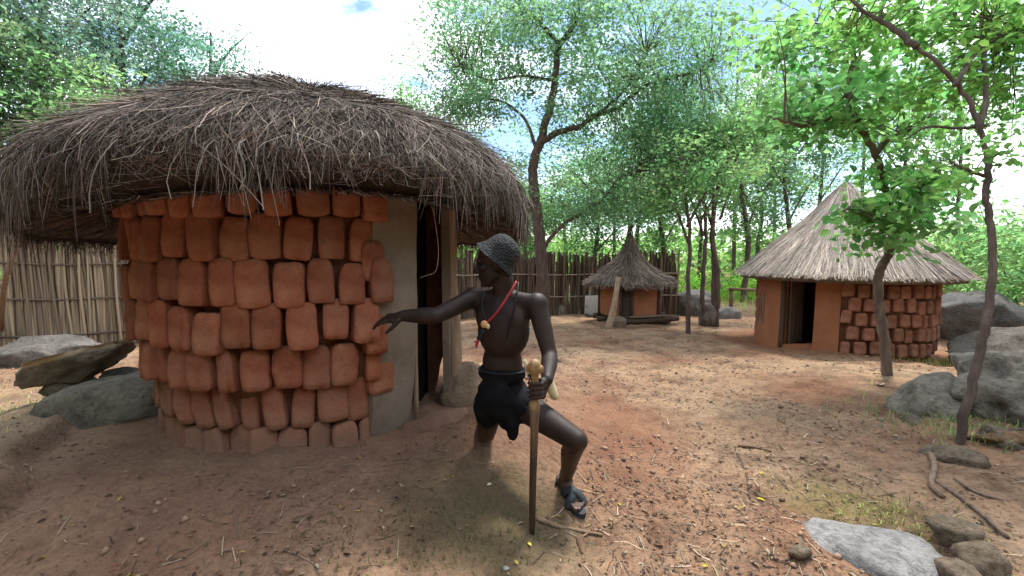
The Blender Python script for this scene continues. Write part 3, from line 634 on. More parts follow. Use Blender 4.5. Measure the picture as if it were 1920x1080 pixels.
# ------------------------------------------------------------------ granary
gf = gp(1182, 606); CG = np.array([gf[0] * 1.04, gf[1] + 0.62]); rg = Ring(CG); zg = float(G(*CG)); dg = CG[1]
gran = empty('granary', (0, 0, 0), 'small clay granary with tall pointed brown thatch standing on log supports', 'granary')
w1 = 0.5 * (1240 - 1128) / F * dg * 0.96; ze = float(P(1180, 536, dg - 0.9)[2]); za = float(P(1178, 432, dg)[2]); reG = 0.5 * (1266 - 1110) / F * dg
zf = zg + 0.20
arc_shell('wall', rg, 0.10, 1.16, w1, w1 - 0.1, zf, ze + 0.18, M['plaster_red'], gran, 12, 6, 0.008, 31)
arc_shell('wall', rg, -1.5, -0.30, w1, w1 - 0.1, zf, ze + 0.18, M['plaster_red'], gran, 12, 6, 0.008, 33)
arc_shell('rear_wall', rg, 1.3, 2 * math.pi - 1.5, w1, w1 - 0.1, zf, ze + 0.18, M['plaster_red'], gran, 24, 6, 0.008, 33)
arc_shell('door_panel', rg, -0.30, 0.10, w1 - 0.03, w1 - 0.1, zf, ze + 0.18, M['dark_wood'], gran, 6, 4, 0.002, 35)
for ph in (-0.28, 0.1, 1.2, 1.34, -1.45):
    mb = MB(); mb.tube([rg.at(ph, w1 + 0.03, zf - 0.1), rg.at(ph + 0.02, w1 + 0.02, (zf + ze) / 2), rg.at(ph, w1 + 0.03, ze + 0.25)], 0.035, 8, (0.45, 0.4, 0.37), wob=0.15); mb.build('post', M['wood'], gran, True)
for k, (yy, tl) in enumerate(((-0.92, 0.02), (-0.2, 0.0), (0.45, 0.0))):
    mb = MB(); c_ = np.array([CG[0] + 0.25 * (k == 0), CG[1] + yy * w1 * 1.2, zf - 0.07]); hw = w1 * (0.95 if k == 0 else 1.15)
    mb.tube(smooth_path([c_ - [hw, 0, 0.05 - tl], c_, c_ + [hw * 1.05, 0, 0.06]], 4), 0.07, 9, (0.32, 0.29, 0.27), wob=0.2, seed=k); mb.build('platform_log', M['wood'], gran, True)
mb = MB(); mb.box((CG[0] + 0.25, CG[1] - w1 * 1.12, zf + 0.035), (w1 * 1.2, 0.12, 0.03), np.array([[0.998, 0, -0.05], [0, 1, 0], [0.05, 0, 0.998]]), (0.9, 0.86, 0.8)); mb.build('sill_plank', M['wood'], gran)
mb = MB(); mb.tube(np.array([[CG[0], CG[1], zf - 0.03], [CG[0], CG[1], zf + 0.015]]), w1 * 0.97, 20, (0.4, 0.36, 0.33)); mb.build('platform', M['wood'], gran)
for k, (ax, ay) in enumerate(((-0.7, -0.75), (0.8, -0.7), (0.7, 0.6), (-0.7, 0.6))):
    x_, y_ = CG[0] + ax * w1, CG[1] + ay * w1; st = link('support_stone', rock_mesh('support_stone', (0.16, 0.14, 0.14), 80 + k, sub=3, tint=(0.8, 0.75, 0.7)), M['rock'], gran); st.location = V(on(x_, y_, 0.06))
def profG(s, phi):
    H = za - ze; tt = np.array([[0.03, za + 0.02], [0.06, za - 0.14 * H], [0.16, za - 0.36 * H], [0.42, za - 0.64 * H], [0.78, za - 0.84 * H], [reG, ze + 0.05]])
    seg = np.hypot(*np.diff(tt, axis=0).T); cs = np.concatenate([[0], np.cumsum(seg)]); L = cs[-1]
    ext = np.maximum(s - L, 0); r = np.interp(s, cs, tt[:, 0]) + ext * 0.5; z = np.interp(s, cs, tt[:, 1]) - ext * 0.8
    lump = 0.03 * vnoise(np.stack([np.cos(phi) * 3, np.sin(phi) * 3, s * 3], -1), 19) * np.clip(s - 0.3, 0, 1)
    return r + lump, z + lump, L
profG.zend = ze + 0.05
vv = []; nphi = 60; phg = np.linspace(0, 2 * math.pi, nphi, endpoint=False); _, _, LG = profG(np.zeros(1), np.zeros(1))
for i in range(17): r_, z_, _ = profG(np.full(nphi, LG * i / 16), phg); vv.append(rg.at(phg, r_, z_))
for rr, zz in ((reG - 0.03, -0.02), (w1 + 0.05, 0.08), (0.02, 0.4)): vv.append(rg.at(phg, np.full(nphi, rr), np.full(nphi, ze + zz)))
vv = np.array(vv); K = len(vv); ff = [(i * nphi + j, (i + 1) * nphi + j, (i + 1) * nphi + (j + 1) % nphi, i * nphi + (j + 1) % nphi) for i in range(K - 1) for j in range(nphi)]
mb = MB(); mb.add(vv.reshape(-1, 3), ff); roofg = mb.build('roof', M['thatch_base'], gran, True)
thatch('thatch', rg, profG, 9000, rt, roofg, lambda p_: np.full(np.shape(p_), ze + 0.02), lens=(0.3, 0.7), wid=(0.010, 0.020), lat=0.22, lift=0.04, over=0.16, cols=straw_cols(9000, rt, 0.35, (0.25, 0.19, 0.155), 0.5), K=5)
mb = MB(); mb.tube(smooth_path([np.array([CG[0], CG[1], za - 0.28]), np.array([CG[0] - 0.01, CG[1], za]), np.array([CG[0] + 0.02, CG[1], za + 0.14])], 4), [0.09, 0.08, 0.075, 0.07, 0.06, 0.06, 0.065, 0.08, 0.09], 9, (0.45, 0.38, 0.34), wob=0.4); mb.build('roof_knot', M['wood'], gran, True)
# prop pole leaning on the roof, and the other leaning pole
b0 = gp(1140, 616); t0 = P(1160, 520, b0[1] + 0.25); mb = MB(); mb.tube(smooth_path([b0 - [0, 0, 0.05], b0 * 0.6 + t0 * 0.4 + [0.03, 0, 0], t0], 5), np.linspace(0.085, 0.055, 11), 9, (1.35, 1.25, 1.12), wob=0.2)
tag(mb.build('prop_pole', M['wood'], None, True), 'thick pale pole leaning against the granary eave', 'pole')
pb = gp(1112, 590); mb = MB(); wv = 32 / F * pb[1]; hv = 38 / F * pb[1]
mb.box(pb + [0, 0, hv / 2 - 0.02], (wv, 0.03, hv), np.array([[1, 0, 0], [0, 0.97, -0.2], [0, 0.2, 0.97]]))
bd = mb.build('white_board', M['white_paint']); tag(bd, 'chipped white painted board standing beside the granary', 'board')

# ------------------------------------------------------------------ fences
def reed_cols(n, rng, base, var): return np.clip(np.array(base) * rng.uniform(1 - var, 1 + var, (n, 1)) * (1 + 0.02 * rng.normal(size=(n, 3))), 0.01, 0.8)
rf = np.random.default_rng(77)
fl = empty('reed_fence', (0, 0, 0), 'pale straw reed fence with thin cross rails behind the grinding slab', 'fence')
fa, fb = gp(-190, 668), gp(330, 640)
dirf = fb - fa; Lf = np.linalg.norm(dirf[:2]); n_re = 190; RM = []
for k in range(8):
    mb = MB(); h = 1.9; bend = rf.normal(size=2) * 0.02
    mb.tube(smooth_path([[0, 0, 0], [bend[0], 0, h * 0.5], [bend[1], 0.01, h]], 3), np.linspace(0.016, 0.009, 7), 5, reed_cols(1, rf, (0.31, 0.23, 0.16), 0.45)[0]); me = mb.mesh('reed'); me.materials.append(M['reed']); RM.append(me)
for k in range(n_re):
    a = (k + rf.uniform(-0.3, 0.3)) / n_re; c_ = fa + dirf * a
    o = bpy.data.objects.new('reed', RM[rf.integers(8)]); COL.objects.link(o); o.parent = fl
    o.location = V((c_[0] + 0.012 * rf.normal(), c_[1] + 0.02 * rf.normal(), float(G(c_[0], c_[1])) - 0.05)); o.rotation_euler = (0.02 * rf.normal(), 0.022 * rf.normal(), rf.uniform(0, 6)); o.scale = (1.3, 1.3, rf.uniform(0.9, 1.08))
for px0, zz in ((487, 1.22), (555, 0.72), (0, 0.2)):
    mb = MB(); pts = [fa + dirf * a + np.array([0.0, -0.05, zz + 0.02 * math.sin(a * 9)]) for a in np.linspace(0, 1, 9)]; mb.tube(pts, 0.014, 6, (0.13, 0.10, 0.08)); mb.build('rail', M['reed'], fl)
tag(link('backing_reeds', None) if False else fl)
mbx = MB()
for k in range(260):
    a = rf.random(); c_ = fa + dirf * a + np.array([0, 0.05, 0]); mbx.tube([[c_[0], c_[1] + 0.02 * rf.random(), float(G(c_[0], c_[1])) - 0.05], [c_[0] + 0.03 * rf.normal(), c_[1] + 0.02, c_[2] + rf.uniform(1.6, 2.0)]], 0.02, 4, reed_cols(1, rf, (0.25, 0.185, 0.13), 0.35)[0], cap=False)
tag(mbx.build('backing_reeds', M['reed'], fl), kind='stuff')
mb = MB(); q0 = gp(42, 650); q1 = P(20, 500, q0[1]); mb.tube(smooth_path([q0 - [0, 0, 0.1], P(30, 580, q0[1] - 0.05), q1, P(22, 430, q0[1])], 4), np.linspace(0.075, 0.05, 13), 9, (0.85, 0.8, 0.78), wob=0.2); mb.build('post', M['wood'], fl, True)
mb = MB(); mb.tube(smooth_path([gp(2, 640), P(8, 540, 4.9), P(30, 470, 4.7), P(52, 430, 4.6)], 4), np.linspace(0.03, 0.018, 13), 7, (1.0, 0.95, 0.9)); tag(mb.build('leaning_stick', M['wood'], None, True), 'thin pale crooked stick leaning against the reed fence', 'stick')

ff_ = empty('stake_fence', (0, 0, 0), 'dark brown fence of close set stakes behind the granary', 'fence')
pts_f = [gp(560, 596), gp(930, 592), gp(1120, 588), gp(1272, 588)]
pts_f = np.array([[p_[0], p_[1], 0] for p_ in pts_f]); pth = smooth_path(pts_f, 20); seg = np.linalg.norm(np.diff(pth, axis=0), axis=1); cs = np.concatenate([[0], np.cumsum(seg)])
SM = []
for k in range(8):
    mb = MB(); h = 1.78; bd_ = rf.normal(size=3) * 0.03; mb.tube(smooth_path([[0, 0, 0], [bd_[0], 0, h * 0.45], [bd_[1], bd_[2], h]], 3), np.linspace(0.036, 0.022, 7), 6, reed_cols(1, rf, (0.17, 0.122, 0.09), 0.45)[0], wob=0.2, seed=k); me = mb.mesh('stake'); me.materials.append(M['reed']); SM.append(me)
n_st = 250
for k in range(n_st):
    s = cs[-1] * (k + rf.uniform(-0.3, 0.3)) / n_st; x_ = np.interp(s, cs, pth[:, 0]); y_ = np.interp(s, cs, pth[:, 1])
    o = bpy.data.objects.new('stake', SM[rf.integers(8)]); COL.objects.link(o); o.parent = ff_; o.location = V((x_, y_ + 0.03 * rf.normal(), float(G(x_, y_)) - 0.05)); o.rotation_euler = (0.03 * rf.normal(), 0.03 * rf.normal(), rf.uniform(0, 6)); o.scale = (1, 1, rf.uniform(0.86, 1.1))
mbx = MB()
for k in range(420):
    s = cs[-1] * rf.random(); x_ = np.interp(s, cs, pth[:, 0]); y_ = np.interp(s, cs, pth[:, 1]) + 0.08; z_ = float(G(x_, y_))
    mbx.tube([[x_, y_, z_ - 0.05], [x_ + 0.04 * rf.normal(), y_, z_ + rf.uniform(1.4, 1.9)]], 0.03, 4, reed_cols(1, rf, (0.12, 0.085, 0.065), 0.4)[0], cap=False)
tag(mbx.build('backing_brush', M['reed'], ff_), kind='stuff')
for zz in (0.55, 1.2):
    mb = MB(); mb.tube([[p_[0], p_[1] - 0.06, float(G(p_[0], p_[1])) + zz] for p_ in pth[::4]], 0.022, 6, (0.30, 0.24, 0.19)); mb.build('rail', M['reed'], ff_)
# pole frame by the far trees
pf = empty('pole_frame', (0, 0, 0), 'rough gate frame of two posts and a crossbar by the far hut', 'gate')
q0, q1 = gp(1369, 588), gp(1408, 586); q1[1] = q0[1]
for q_ in (q0, q1):
    mb = MB(); tp = q_ + np.array([0, 0, 50 / F * q0[1]]); mb.tube([q_ - [0, 0, 0.1], (q_ + tp) / 2 + [0.02, 0, 0], tp], 0.06, 8, (0.7, 0.6, 0.5), wob=0.2); mb.build('post', M['wood'], pf, True)
mb = MB(); hh = np.array([0, 0, 47 / F * q0[1]]); mb.tube([q0 + hh - [0.1, 0.06, 0], (q0 + q1) / 2 + hh - [0, 0.06, 0], q1 + hh + [0.1, -0.06, 0]], 0.045, 8, (0.7, 0.6, 0.5)); mb.build('crossbar', M['wood'], pf, True)

# ------------------------------------------------------------------ rocks
q = gp(165, 800); rock('boulder', 'low rounded grey boulder that carries the grinding slab', [q[0], q[1] + 0.30, q[2] + 0.06], (0.52, 0.42, 0.24), 101, (0.1, -0.1, 0.3), tint=(0.95, 0.9, 0.78), cat='boulder')
q = P(236, 722, 3.55); rock('boulder', 'small dark grey boulder between the slab and the brick wall', q, (0.26, 0.22, 0.15), 103, tint=(0.6, 0.58, 0.54), cat='boulder')
q = P(128, 724, 3.55); rock('stone', 'small brown stone wedged under the grinding slab', q, (0.22, 0.16, 0.085), 105, tint=(0.7, 0.62, 0.52), cat='stone', sub=3)
q = P(70, 655, 5.6); rock('boulder', 'flat pale grey boulder at the foot of the reed fence', q - [0, 0, 0.12], (0.75, 0.5, 0.3), 107, tint=(0.8, 0.77, 0.76), cat='boulder')
# grinding slab: flat pale top, boat-shaped belly, tilted up to one side
me = rock_mesh('grinding_slab', (1, 1, 1), 186, 9, 0.10, 5); v = np.empty(len(me.vertices) * 3, np.float32); me.vertices.foreach_get('co', v); v = v.reshape(-1, 3)
v[:, 2] = np.where(v[:, 2] > 0.0, np.minimum(v[:, 2], 0.16) * 0.35, v[:, 2] * (0.9 - 0.45 * v[:, 0])); v = v * np.array([0.46, 0.27, 0.25], np.float32); me.vertices.foreach_set('co', v.ravel()); me.update()
m, t, b, o = new_mat('grinding_stone'); gz_ = t.nodes.new('ShaderNodeTexCoord'); sx = t.nodes.new('ShaderNodeSeparateXYZ'); t.links.new(gz_.outputs['Object'], sx.inputs[0])
mr = t.nodes.new('ShaderNodeMapRange'); t.links.new(sx.outputs['Z'], mr.inputs[0]); mr.inputs[1].default_value = -0.03; mr.inputs[2].default_value = -0.012
cc = mixc(t, mr.outputs[0], ramp(t, noise(t, 7, 6, 0.65), [(0.3, (0.07, 0.055, 0.042)), (0.55, (0.17, 0.14, 0.105)), (0.8, (0.25, 0.215, 0.14))]), ramp(t, noise(t, 6, 5), [(0.3, (0.36, 0.28, 0.19)), (0.7, (0.52, 0.43, 0.31))]))
t.links.new(cc, b.inputs['Base Color']); b.inputs['Roughness'].default_value = 0.9; bump(t, b, noise(t, 28, 5, 0.65), 0.8, 0.02)
sl = link('grinding_slab', me, m, None, P(132, 668, 3.5)); sl.rotation_euler = (math.radians(-7), math.radians(-15), math.radians(6)); tag(sl, 'flat topped brown grinding slab tilted on the boulders', 'slab')
# right side
q = gp(1800, 800); 
rock('boulder', 'big grey lichen covered boulder behind the crooked tree trunk', P(1915, 748, 3.65), (0.80, 0.50, 0.50), 121, (0, 0.12, 0.4), cuts=18, rough=0.20, tint=(1.1, 1.02, 0.94), cat='boulder', sub=5)
rock('boulder', 'tilted slab shaped boulder at the end of the big boulder', P(1752, 756, 3.72), (0.38, 0.26, 0.20), 129, (0.1, -0.42, 0.3), cuts=12, rough=0.18, tint=(1.15, 1.06, 0.94), cat='boulder')
rock('boulder', 'far grey boulder rising behind the checkered brick wall', P(1822, 600, 9.0) - [0, 0, 0.05], (1.0, 0.9, 0.62), 125, tint=(0.62, 0.62, 0.64), cat='boulder')
rock('boulder', 'long low pale boulder behind the big boulder', P(1900, 655, 6.6) - [0, 0, 0.1], (1.05, 0.7, 0.45), 127, cuts=14, rough=0.16, tint=(0.78, 0.72, 0.67), cat='boulder')
qs = gp(1640, 1050); fs = rock('flat_stone', 'broad pale grey flat stone on the bare earth', [qs[0] + 0.02, qs[1] + 0.02, qs[2] - 0.02], (0.32, 0.29, 0.14), 136, (0.05, 0.03, 0.5), cat='stone', tint=(1.5, 1.53, 1.6), cuts=10, rough=0.05, top=0.62)
for k, (px_, py_, s, lab) in enumerate(((1790, 1010, (0.125, 0.09, 0.085), 'tan block shaped stone beside the flat pale stone'), (1835, 1062, (0.12, 0.10, 0.085), 'tan stone lying against the block shaped stone'),
        (1800, 1085, (0.10, 0.08, 0.06), 'small tan stone between the flat stone and the block'), (1795, 868, (0.20, 0.12, 0.085), 'low brown stone at the foot of the crooked trunk'),
        (1890, 830, (0.24, 0.14, 0.06), 'orange brown slab stone below the big boulder'), (1500, 1040, (0.05, 0.045, 0.03), 'small red earth clod beside the flat pale stone'))):
    q = gp(px_, py_); rock('stone', lab, q + [0, 0, s[2] * 0.35], s, 140 + k, (0.1 * k, 0.1, 0.7 * k), cat='stone', sub=3, tint=((1.05, 0.86, 0.66) if k != 4 else (1.1, 0.72, 0.45)))
rock('boulder', 'broken brown rock leaning on the big boulder near the trunk', P(1880, 828, 3.12), (0.20, 0.14, 0.12), 131, (0.3, 0.2, 1.0), cuts=14, rough=0.18, tint=(0.88, 0.74, 0.60), cat='boulder')
rock('boulder', 'low jagged rock just before the tilted slab shaped boulder', P(1706, 790, 3.55) - [0, 0, 0.02], (0.14, 0.11, 0.08), 132, (0.1, 0.1, 0.4), cuts=14, rough=0.18, tint=(0.9, 0.78, 0.64), cat='boulder', sub=3)
q = gp(1320, 592); rock('boulder', 'grey dome shaped boulder behind the thin twin trunks', q + [-0.1, 0.4, 0.12], (0.85, 0.6, 0.62), 151, tint=(0.72, 0.70, 0.74), cat='boulder')
q = gp(1362, 598); rock('boulder', 'small grey boulder against the dome shaped boulder', q + [0.05, 0.1, 0.05], (0.42, 0.36, 0.28), 153, tint=(0.8, 0.78, 0.8), cat='boulder', sub=3)
q = gp(1052, 590); rock('stone', 'round pale stone at the foot of the stake fence', q + [0, 0, 0.12], (0.25, 0.2, 0.24), 155, tint=(1.0, 0.92, 0.78), cat='stone', sub=3)
q = gp(1160, 614); rock('stone', 'pointed brown stone at the foot of the prop pole', q + [0, 0.05, 0.08], (0.20, 0.16, 0.18), 157, tint=(0.95, 0.8, 0.66), cat='stone', sub=3)
q = gp(1248, 606); rock('stone', 'low brown stone under the end of the granary logs', q + [0, 0.05, 0.04], (0.16, 0.14, 0.14), 159, tint=(0.85, 0.74, 0.64), cat='stone', sub=3)
q = gp(1108, 594); rock('stone', 'dark small stone in front of the white board', q + [0, 0, 0.03], (0.22, 0.12, 0.09), 161, tint=(0.6, 0.56, 0.54), cat='stone', sub=3)
q = gp(535, 1072); rock('stone', 'small orange tan pebble on the red mud', q + [0, 0, 0.01], (0.035, 0.025, 0.02), 163, tint=(1.6, 1.05, 0.75), cat='stone', sub=3)
q = gp(948, 1068); rock('stone', 'small whitish pebble near the stick', q + [0, 0, 0.006], (0.018, 0.014, 0.012), 165, tint=(2, 2, 1.9), cat='stone', sub=2)
q = gp(965, 690); rock('stone', 'mossy stone beside the doorway behind the man', on(-0.02, 4.05, 0.05), (0.12, 0.1, 0.12), 167, tint=(0.8, 0.75, 0.55), cat='stone', sub=3)
# ------------------------------------------------------------------ trees
rtree = np.random.default_rng(303)
def tree(name, label, limbs, blobs, leaf=0.07, per=46, clumps=1.0, col=(0.085, 0.15, 0.04), bark=(1, 1, 1), seed=0, group=None, cat='tree', wide=0.5, spread_=0.28, twig=0.008, fixed=None):
    """limbs: [(points, r0, r1)]; blobs: [(centre, radii, number of leaf clumps)]"""
    rg_ = np.random.default_rng(1000 + seed)
    root = empty(name, (0, 0, 0), label, cat, group); mb = MB(); smp = []; smr = []
    for k, (pts, ra, rb_) in enumerate(limbs):
        p = smooth_path(pts, 7); L = np.linspace(0, 1, len(p))
        p = p + (rg_.normal(size=p.shape) * min(0.012, 0.16 * ra) * (L > 0.05)[:, None])
        mb.tube(p, ra + (rb_ - ra) * L, 9 if ra > 0.05 else 6, np.array(bark) * rg_.uniform(0.9, 1.1), wob=0.12, seed=seed + k, cap=True); smp.append(p[len(p) // 4:]); smr.append(np.linspace(ra, rb_, len(p))[len(p) // 4:])
    smp = np.concatenate(smp); lc = []; lcol = []
    for c, rad, n in blobs:
        n = max(3, int(n * clumps)); rad = np.asarray(rad, float); c = np.asarray(c, float)
        d = nrm(rg_.normal(size=(n, 3))) * (rg_.random((n, 1)) ** 0.42) * (1 + 0.15 * rg_.normal(size=(n, 1)))
        cc = c + d * rad
        for k in range(n):
            j = int(np.argmin(np.linalg.norm(smp - cc[k], axis=1) + 0.25 * rg_.random(len(smp)))); a = smp[j]; dist = np.linalg.norm(cc[k] - a)
            if dist > 0.08:
                mid = (a + cc[k]) / 2 + rg_.normal(size=3) * 0.10 * dist + np.array([0, 0, 0.06 * dist])
                tw = smooth_path([a, mid, cc[k]], 4); mb.tube(tw, np.linspace(twig * (1 + 0.4 * dist), 0.003, len(tw)), 4, bark, cap=False)
            m_ = int(per * rg_.uniform(0.5, 1.4)); sg = spread_ * rg_.uniform(0.6, 1.3)
            q = cc[k] + rg_.normal(size=(m_, 3)) * np.array([sg, sg, sg * 0.6])
            lc.append(q); tone = rg_.uniform(0.62, 1.5); warm = rg_.uniform(-0.25, 0.10)
            cb = np.array(col) * tone * np.array([1 + warm, 1, 1 - 0.3 * warm])
            lcol.append(np.clip(cb * rg_.uniform(0.75, 1.3, (m_, 1)), 0.008, 0.45))
    mb.build('trunk', M['bark'], root, True)
    lc = np.concatenate(lc); lcol = np.concatenate(lcol)
    me = leaf_mesh('crown', lc, leaf * rg_.uniform(0.6, 1.3, len(lc)), lcol, seed, wide=wide)
    link('crown', me, M['leaf'], root); return root
def Q(pts, d, dd=None):
    """photo points -> places; dd adds a depth change along the limb"""
    n = len(pts); return [P(x, y, d + (dd or 0) * k / max(1, n - 1)) for k, (x, y) in enumerate(pts)]
def E(px, py, rx, ry, d, rd, n):
    k = d / F; return (P(px, py, d), (rx * k, rd, ry * k), n)
GREEN = (0.10, 0.155, 0.06); BRIGHT = (0.14, 0.21, 0.06); GREY = (0.09, 0.125, 0.095); DEEP = (0.075, 0.12, 0.06)
# tall forked tree by the stake fence
d = 11.2; bs = gp(1022, 600); d = bs[1]
tree('forked_tree', 'tall forked tree with slender crooked trunk beside the stake fence', [
    ([bs - [0, 0, 0.2]] + Q([(1018, 520), (1010, 430), (1002, 360), (1000, 312), (1012, 268), (1028, 215), (1040, 150), (1046, 85)], d), 0.17, 0.075),
    (Q([(1046, 90), (1075, 45), (1088, 0), (1092, -60)], d, -0.8), 0.07, 0.02),
    (Q([(1046, 80), (1010, 40), (975, 12), (950, -20)], d, 0.6), 0.06, 0.02),
    (Q([(1012, 268), (1050, 246), (1085, 238), (1115, 218), (1160, 200), (1215, 158), (1290, 138), (1340, 120)], d, -1.2), 0.085, 0.02),
    (Q([(1115, 218), (1150, 190), (1185, 150), (1210, 100)], d - 0.5, -0.6), 0.045, 0.015),
    (Q([(1016, 470), (1045, 432), (1085, 402), (1130, 372), (1160, 335), (1200, 322)], d, -1.0), 0.06, 0.02),
    (Q([(1008, 290), (985, 225), (940, 190), (880, 186)], d, 0.8), 0.05, 0.015),
    (Q([(1036, 150), (980, 142), (920, 150), (860, 130)], d, -0.6), 0.04, 0.012),
    (Q([(1000, 400), (985, 372), (960, 350), (930, 335)], d, 0.8), 0.035, 0.012),
    ], [E(890, 60, 105, 75, d, 1.6, 54), E(880, 170, 100, 90, d, 1.6, 52), E(1040, 20, 150, 70, d, 1.8, 56), E(1000, 160, 120, 90, d, 1.6, 34), E(1180, 60, 150, 90, d - .6, 1.8, 74), E(1180, 190, 150, 80, d - .8, 1.6, 66),
        E(1290, 150, 90, 100, d - 1, 1.4, 40), E(1250, 280, 110, 70, d - .8, 1.4, 50), E(1110, 290, 90, 70, d, 1.2, 26), E(1150, 380, 110, 50, d - .6, 1.0, 34), E(960, 330, 60, 60, d + .6, 1.0, 22), E(830, 240, 70, 50, d + 1, 1.2, 26)],
    0.092, 62, 1.35, col=(0.10, 0.155, 0.08), bark=(1.0, 0.85, 0.85), seed=1, spread_=0.30)
# leafy tree in front of the far hut
bs = gp(1666, 702); d = bs[1]
tree('broadleaf_tree', 'bent bright green tree growing in front of the far hut', [
    ([bs - [0, 0, 0.1]] + Q([(1658, 640), (1648, 575), (1646, 520), (1664, 478), (1672, 440), (1664, 380), (1652, 320), (1630, 268), (1606, 228)], d), 0.052, 0.028),
    (Q([(1668, 440), (1700, 400), (1720, 360), (1760, 330)], d, -0.4), 0.045, 0.012), (Q([(1660, 370), (1620, 380), (1580, 395)], d, -0.5), 0.03, 0.01),
    (Q([(1640, 290), (1680, 250), (1720, 240), (1770, 215)], d, 0.4), 0.035, 0.01), (Q([(1612, 235), (1560, 225), (1500, 235), (1450, 220)], d, -0.3), 0.04, 0.01),
    (Q([(1606, 228), (1590, 170), (1600, 110), (1590, 40)], d, 0.3), 0.045, 0.012)],
    [E(1705, 350, 65, 50, d - .2, .5, 24), E(1635, 405, 45, 34, d - .4, .3, 12), E(1690, 430, 60, 35, d - .4, .35, 9), E(1740, 420, 40, 50, d - .2, .35, 6), E(1575, 205, 110, 40, d, .7, 32), E(1680, 225, 85, 50, d + .2, .7, 20), E(1480, 230, 60, 45, d, .5, 10), E(1560, 110, 130, 70, d + .2, .8, 16), E(1460, 60, 110, 80, d + .3, .8, 16)],
    0.095, 26, col=(0.105, 0.185, 0.062), bark=(1.35, 1.25, 1.2), seed=2, wide=0.62, spread_=0.17)
# crooked tree rising by the boulder
bs = gp(1796, 832); d = bs[1]
tree('crooked_tree', 'crooked dark trunked tree rising beside the big boulder', [
    ([bs - [0, 0, 0.1]] + Q([(1820, 730), (1845, 620), (1860, 520), (1858, 430), (1850, 370), (1852, 310), (1838, 240), (1810, 180), (1770, 130), (1720, 88)], d, 0.4), 0.031, 0.014),
    (Q([(1720, 88), (1670, 50), (1620, 20), (1560, -30)], d + .4, .4), 0.025, 0.008), (Q([(1836, 240), (1850, 180), (1846, 110), (1860, 30)], d + .3, .3), 0.022, 0.008),
    (Q([(1848, 330), (1810, 318), (1780, 300)], d + .3, -.1), 0.014, 0.005), (Q([(1850, 235), (1800, 240), (1740, 238), (1700, 260)], d + .3, .2), 0.014, 0.005), (Q([(1856, 300), (1880, 285), (1900, 290)], d + .3, 0), 0.01, 0.004), (Q([(1790, 160), (1840, 90), (1900, 60)], d + .3, .5), 0.018, 0.006)],
    [E(1890, 70, 110, 120, d + .9, .7, 95), E(1790, 40, 120, 60, d + .7, .7, 40), E(1650, 25, 110, 50, d + .9, .6, 30), E(1800, 160, 90, 50, d + .7, .5, 14), E(1900, 200, 50, 60, d + 1, .4, 12), E(1760, 330, 50, 55, d + .3, .2, 5), E(1870, 300, 35, 25, d + .2, .15, 3)],
    0.075, 20, col=(0.10, 0.17, 0.045), bark=(1.1, 1.05, 1.05), seed=3, wide=0.5, spread_=0.13, twig=0.004)
# slim trees on the far side of the yard
for k, (pxb, pyb, top, lean, rr, lab) in enumerate((
        (1291, 626, 300, -6, 0.05, 'single slim dark trunk standing alone on the bare yard'),
        (1320, 612, 250, -8, 0.06, 'slim trunk rising from the squat stump before the dome boulder'),
        (1341, 612, 230, 14, 0.085, 'thicker arched trunk leaning out from the squat stump'),
        (1337, 592, 270, 0, 0.055, 'thin straight trunk standing behind the squat stump'))):
    bs = gp(pxb, pyb); d = bs[1]
    tree('slim_tree', lab, [([bs - [0, 0, 0.1]] + Q([(pxb + lean * .3, pyb - 90), (pxb - lean * .4, pyb - 180), (pxb + lean, top + 60), (pxb + lean * 1.6, top)], d), rr, 0.02),
        (Q([(pxb, pyb - 170), (pxb - 30, pyb - 250), (pxb - 60, pyb - 300)], d, .5), 0.03, 0.01), (Q([(pxb + lean * .6, pyb - 200), (pxb + 35, pyb - 270), (pxb + 70, pyb - 330)], d, -.5), 0.03, 0.01)],
        [E(pxb + 10, top + 30, 80, 60, d, .9, 34), E(pxb - 50, top + 70, 55, 40, d + .4, .7, 18), E(pxb + 60, top + 20, 60, 50, d - .3, .7, 22)],
        0.09, 42, col=GREEN, bark=(0.85, 0.76, 0.78), seed=10 + k, spread_=0.22)
q = gp(1331, 612); rock('stump', 'squat grey brown stump between the arched trunk and slim trunk', q + [0, 0.12, 0.2], (0.22, 0.18, 0.36), 171, tint=(0.85, 0.76, 0.76), cat='stump', sub=3, cuts=5)
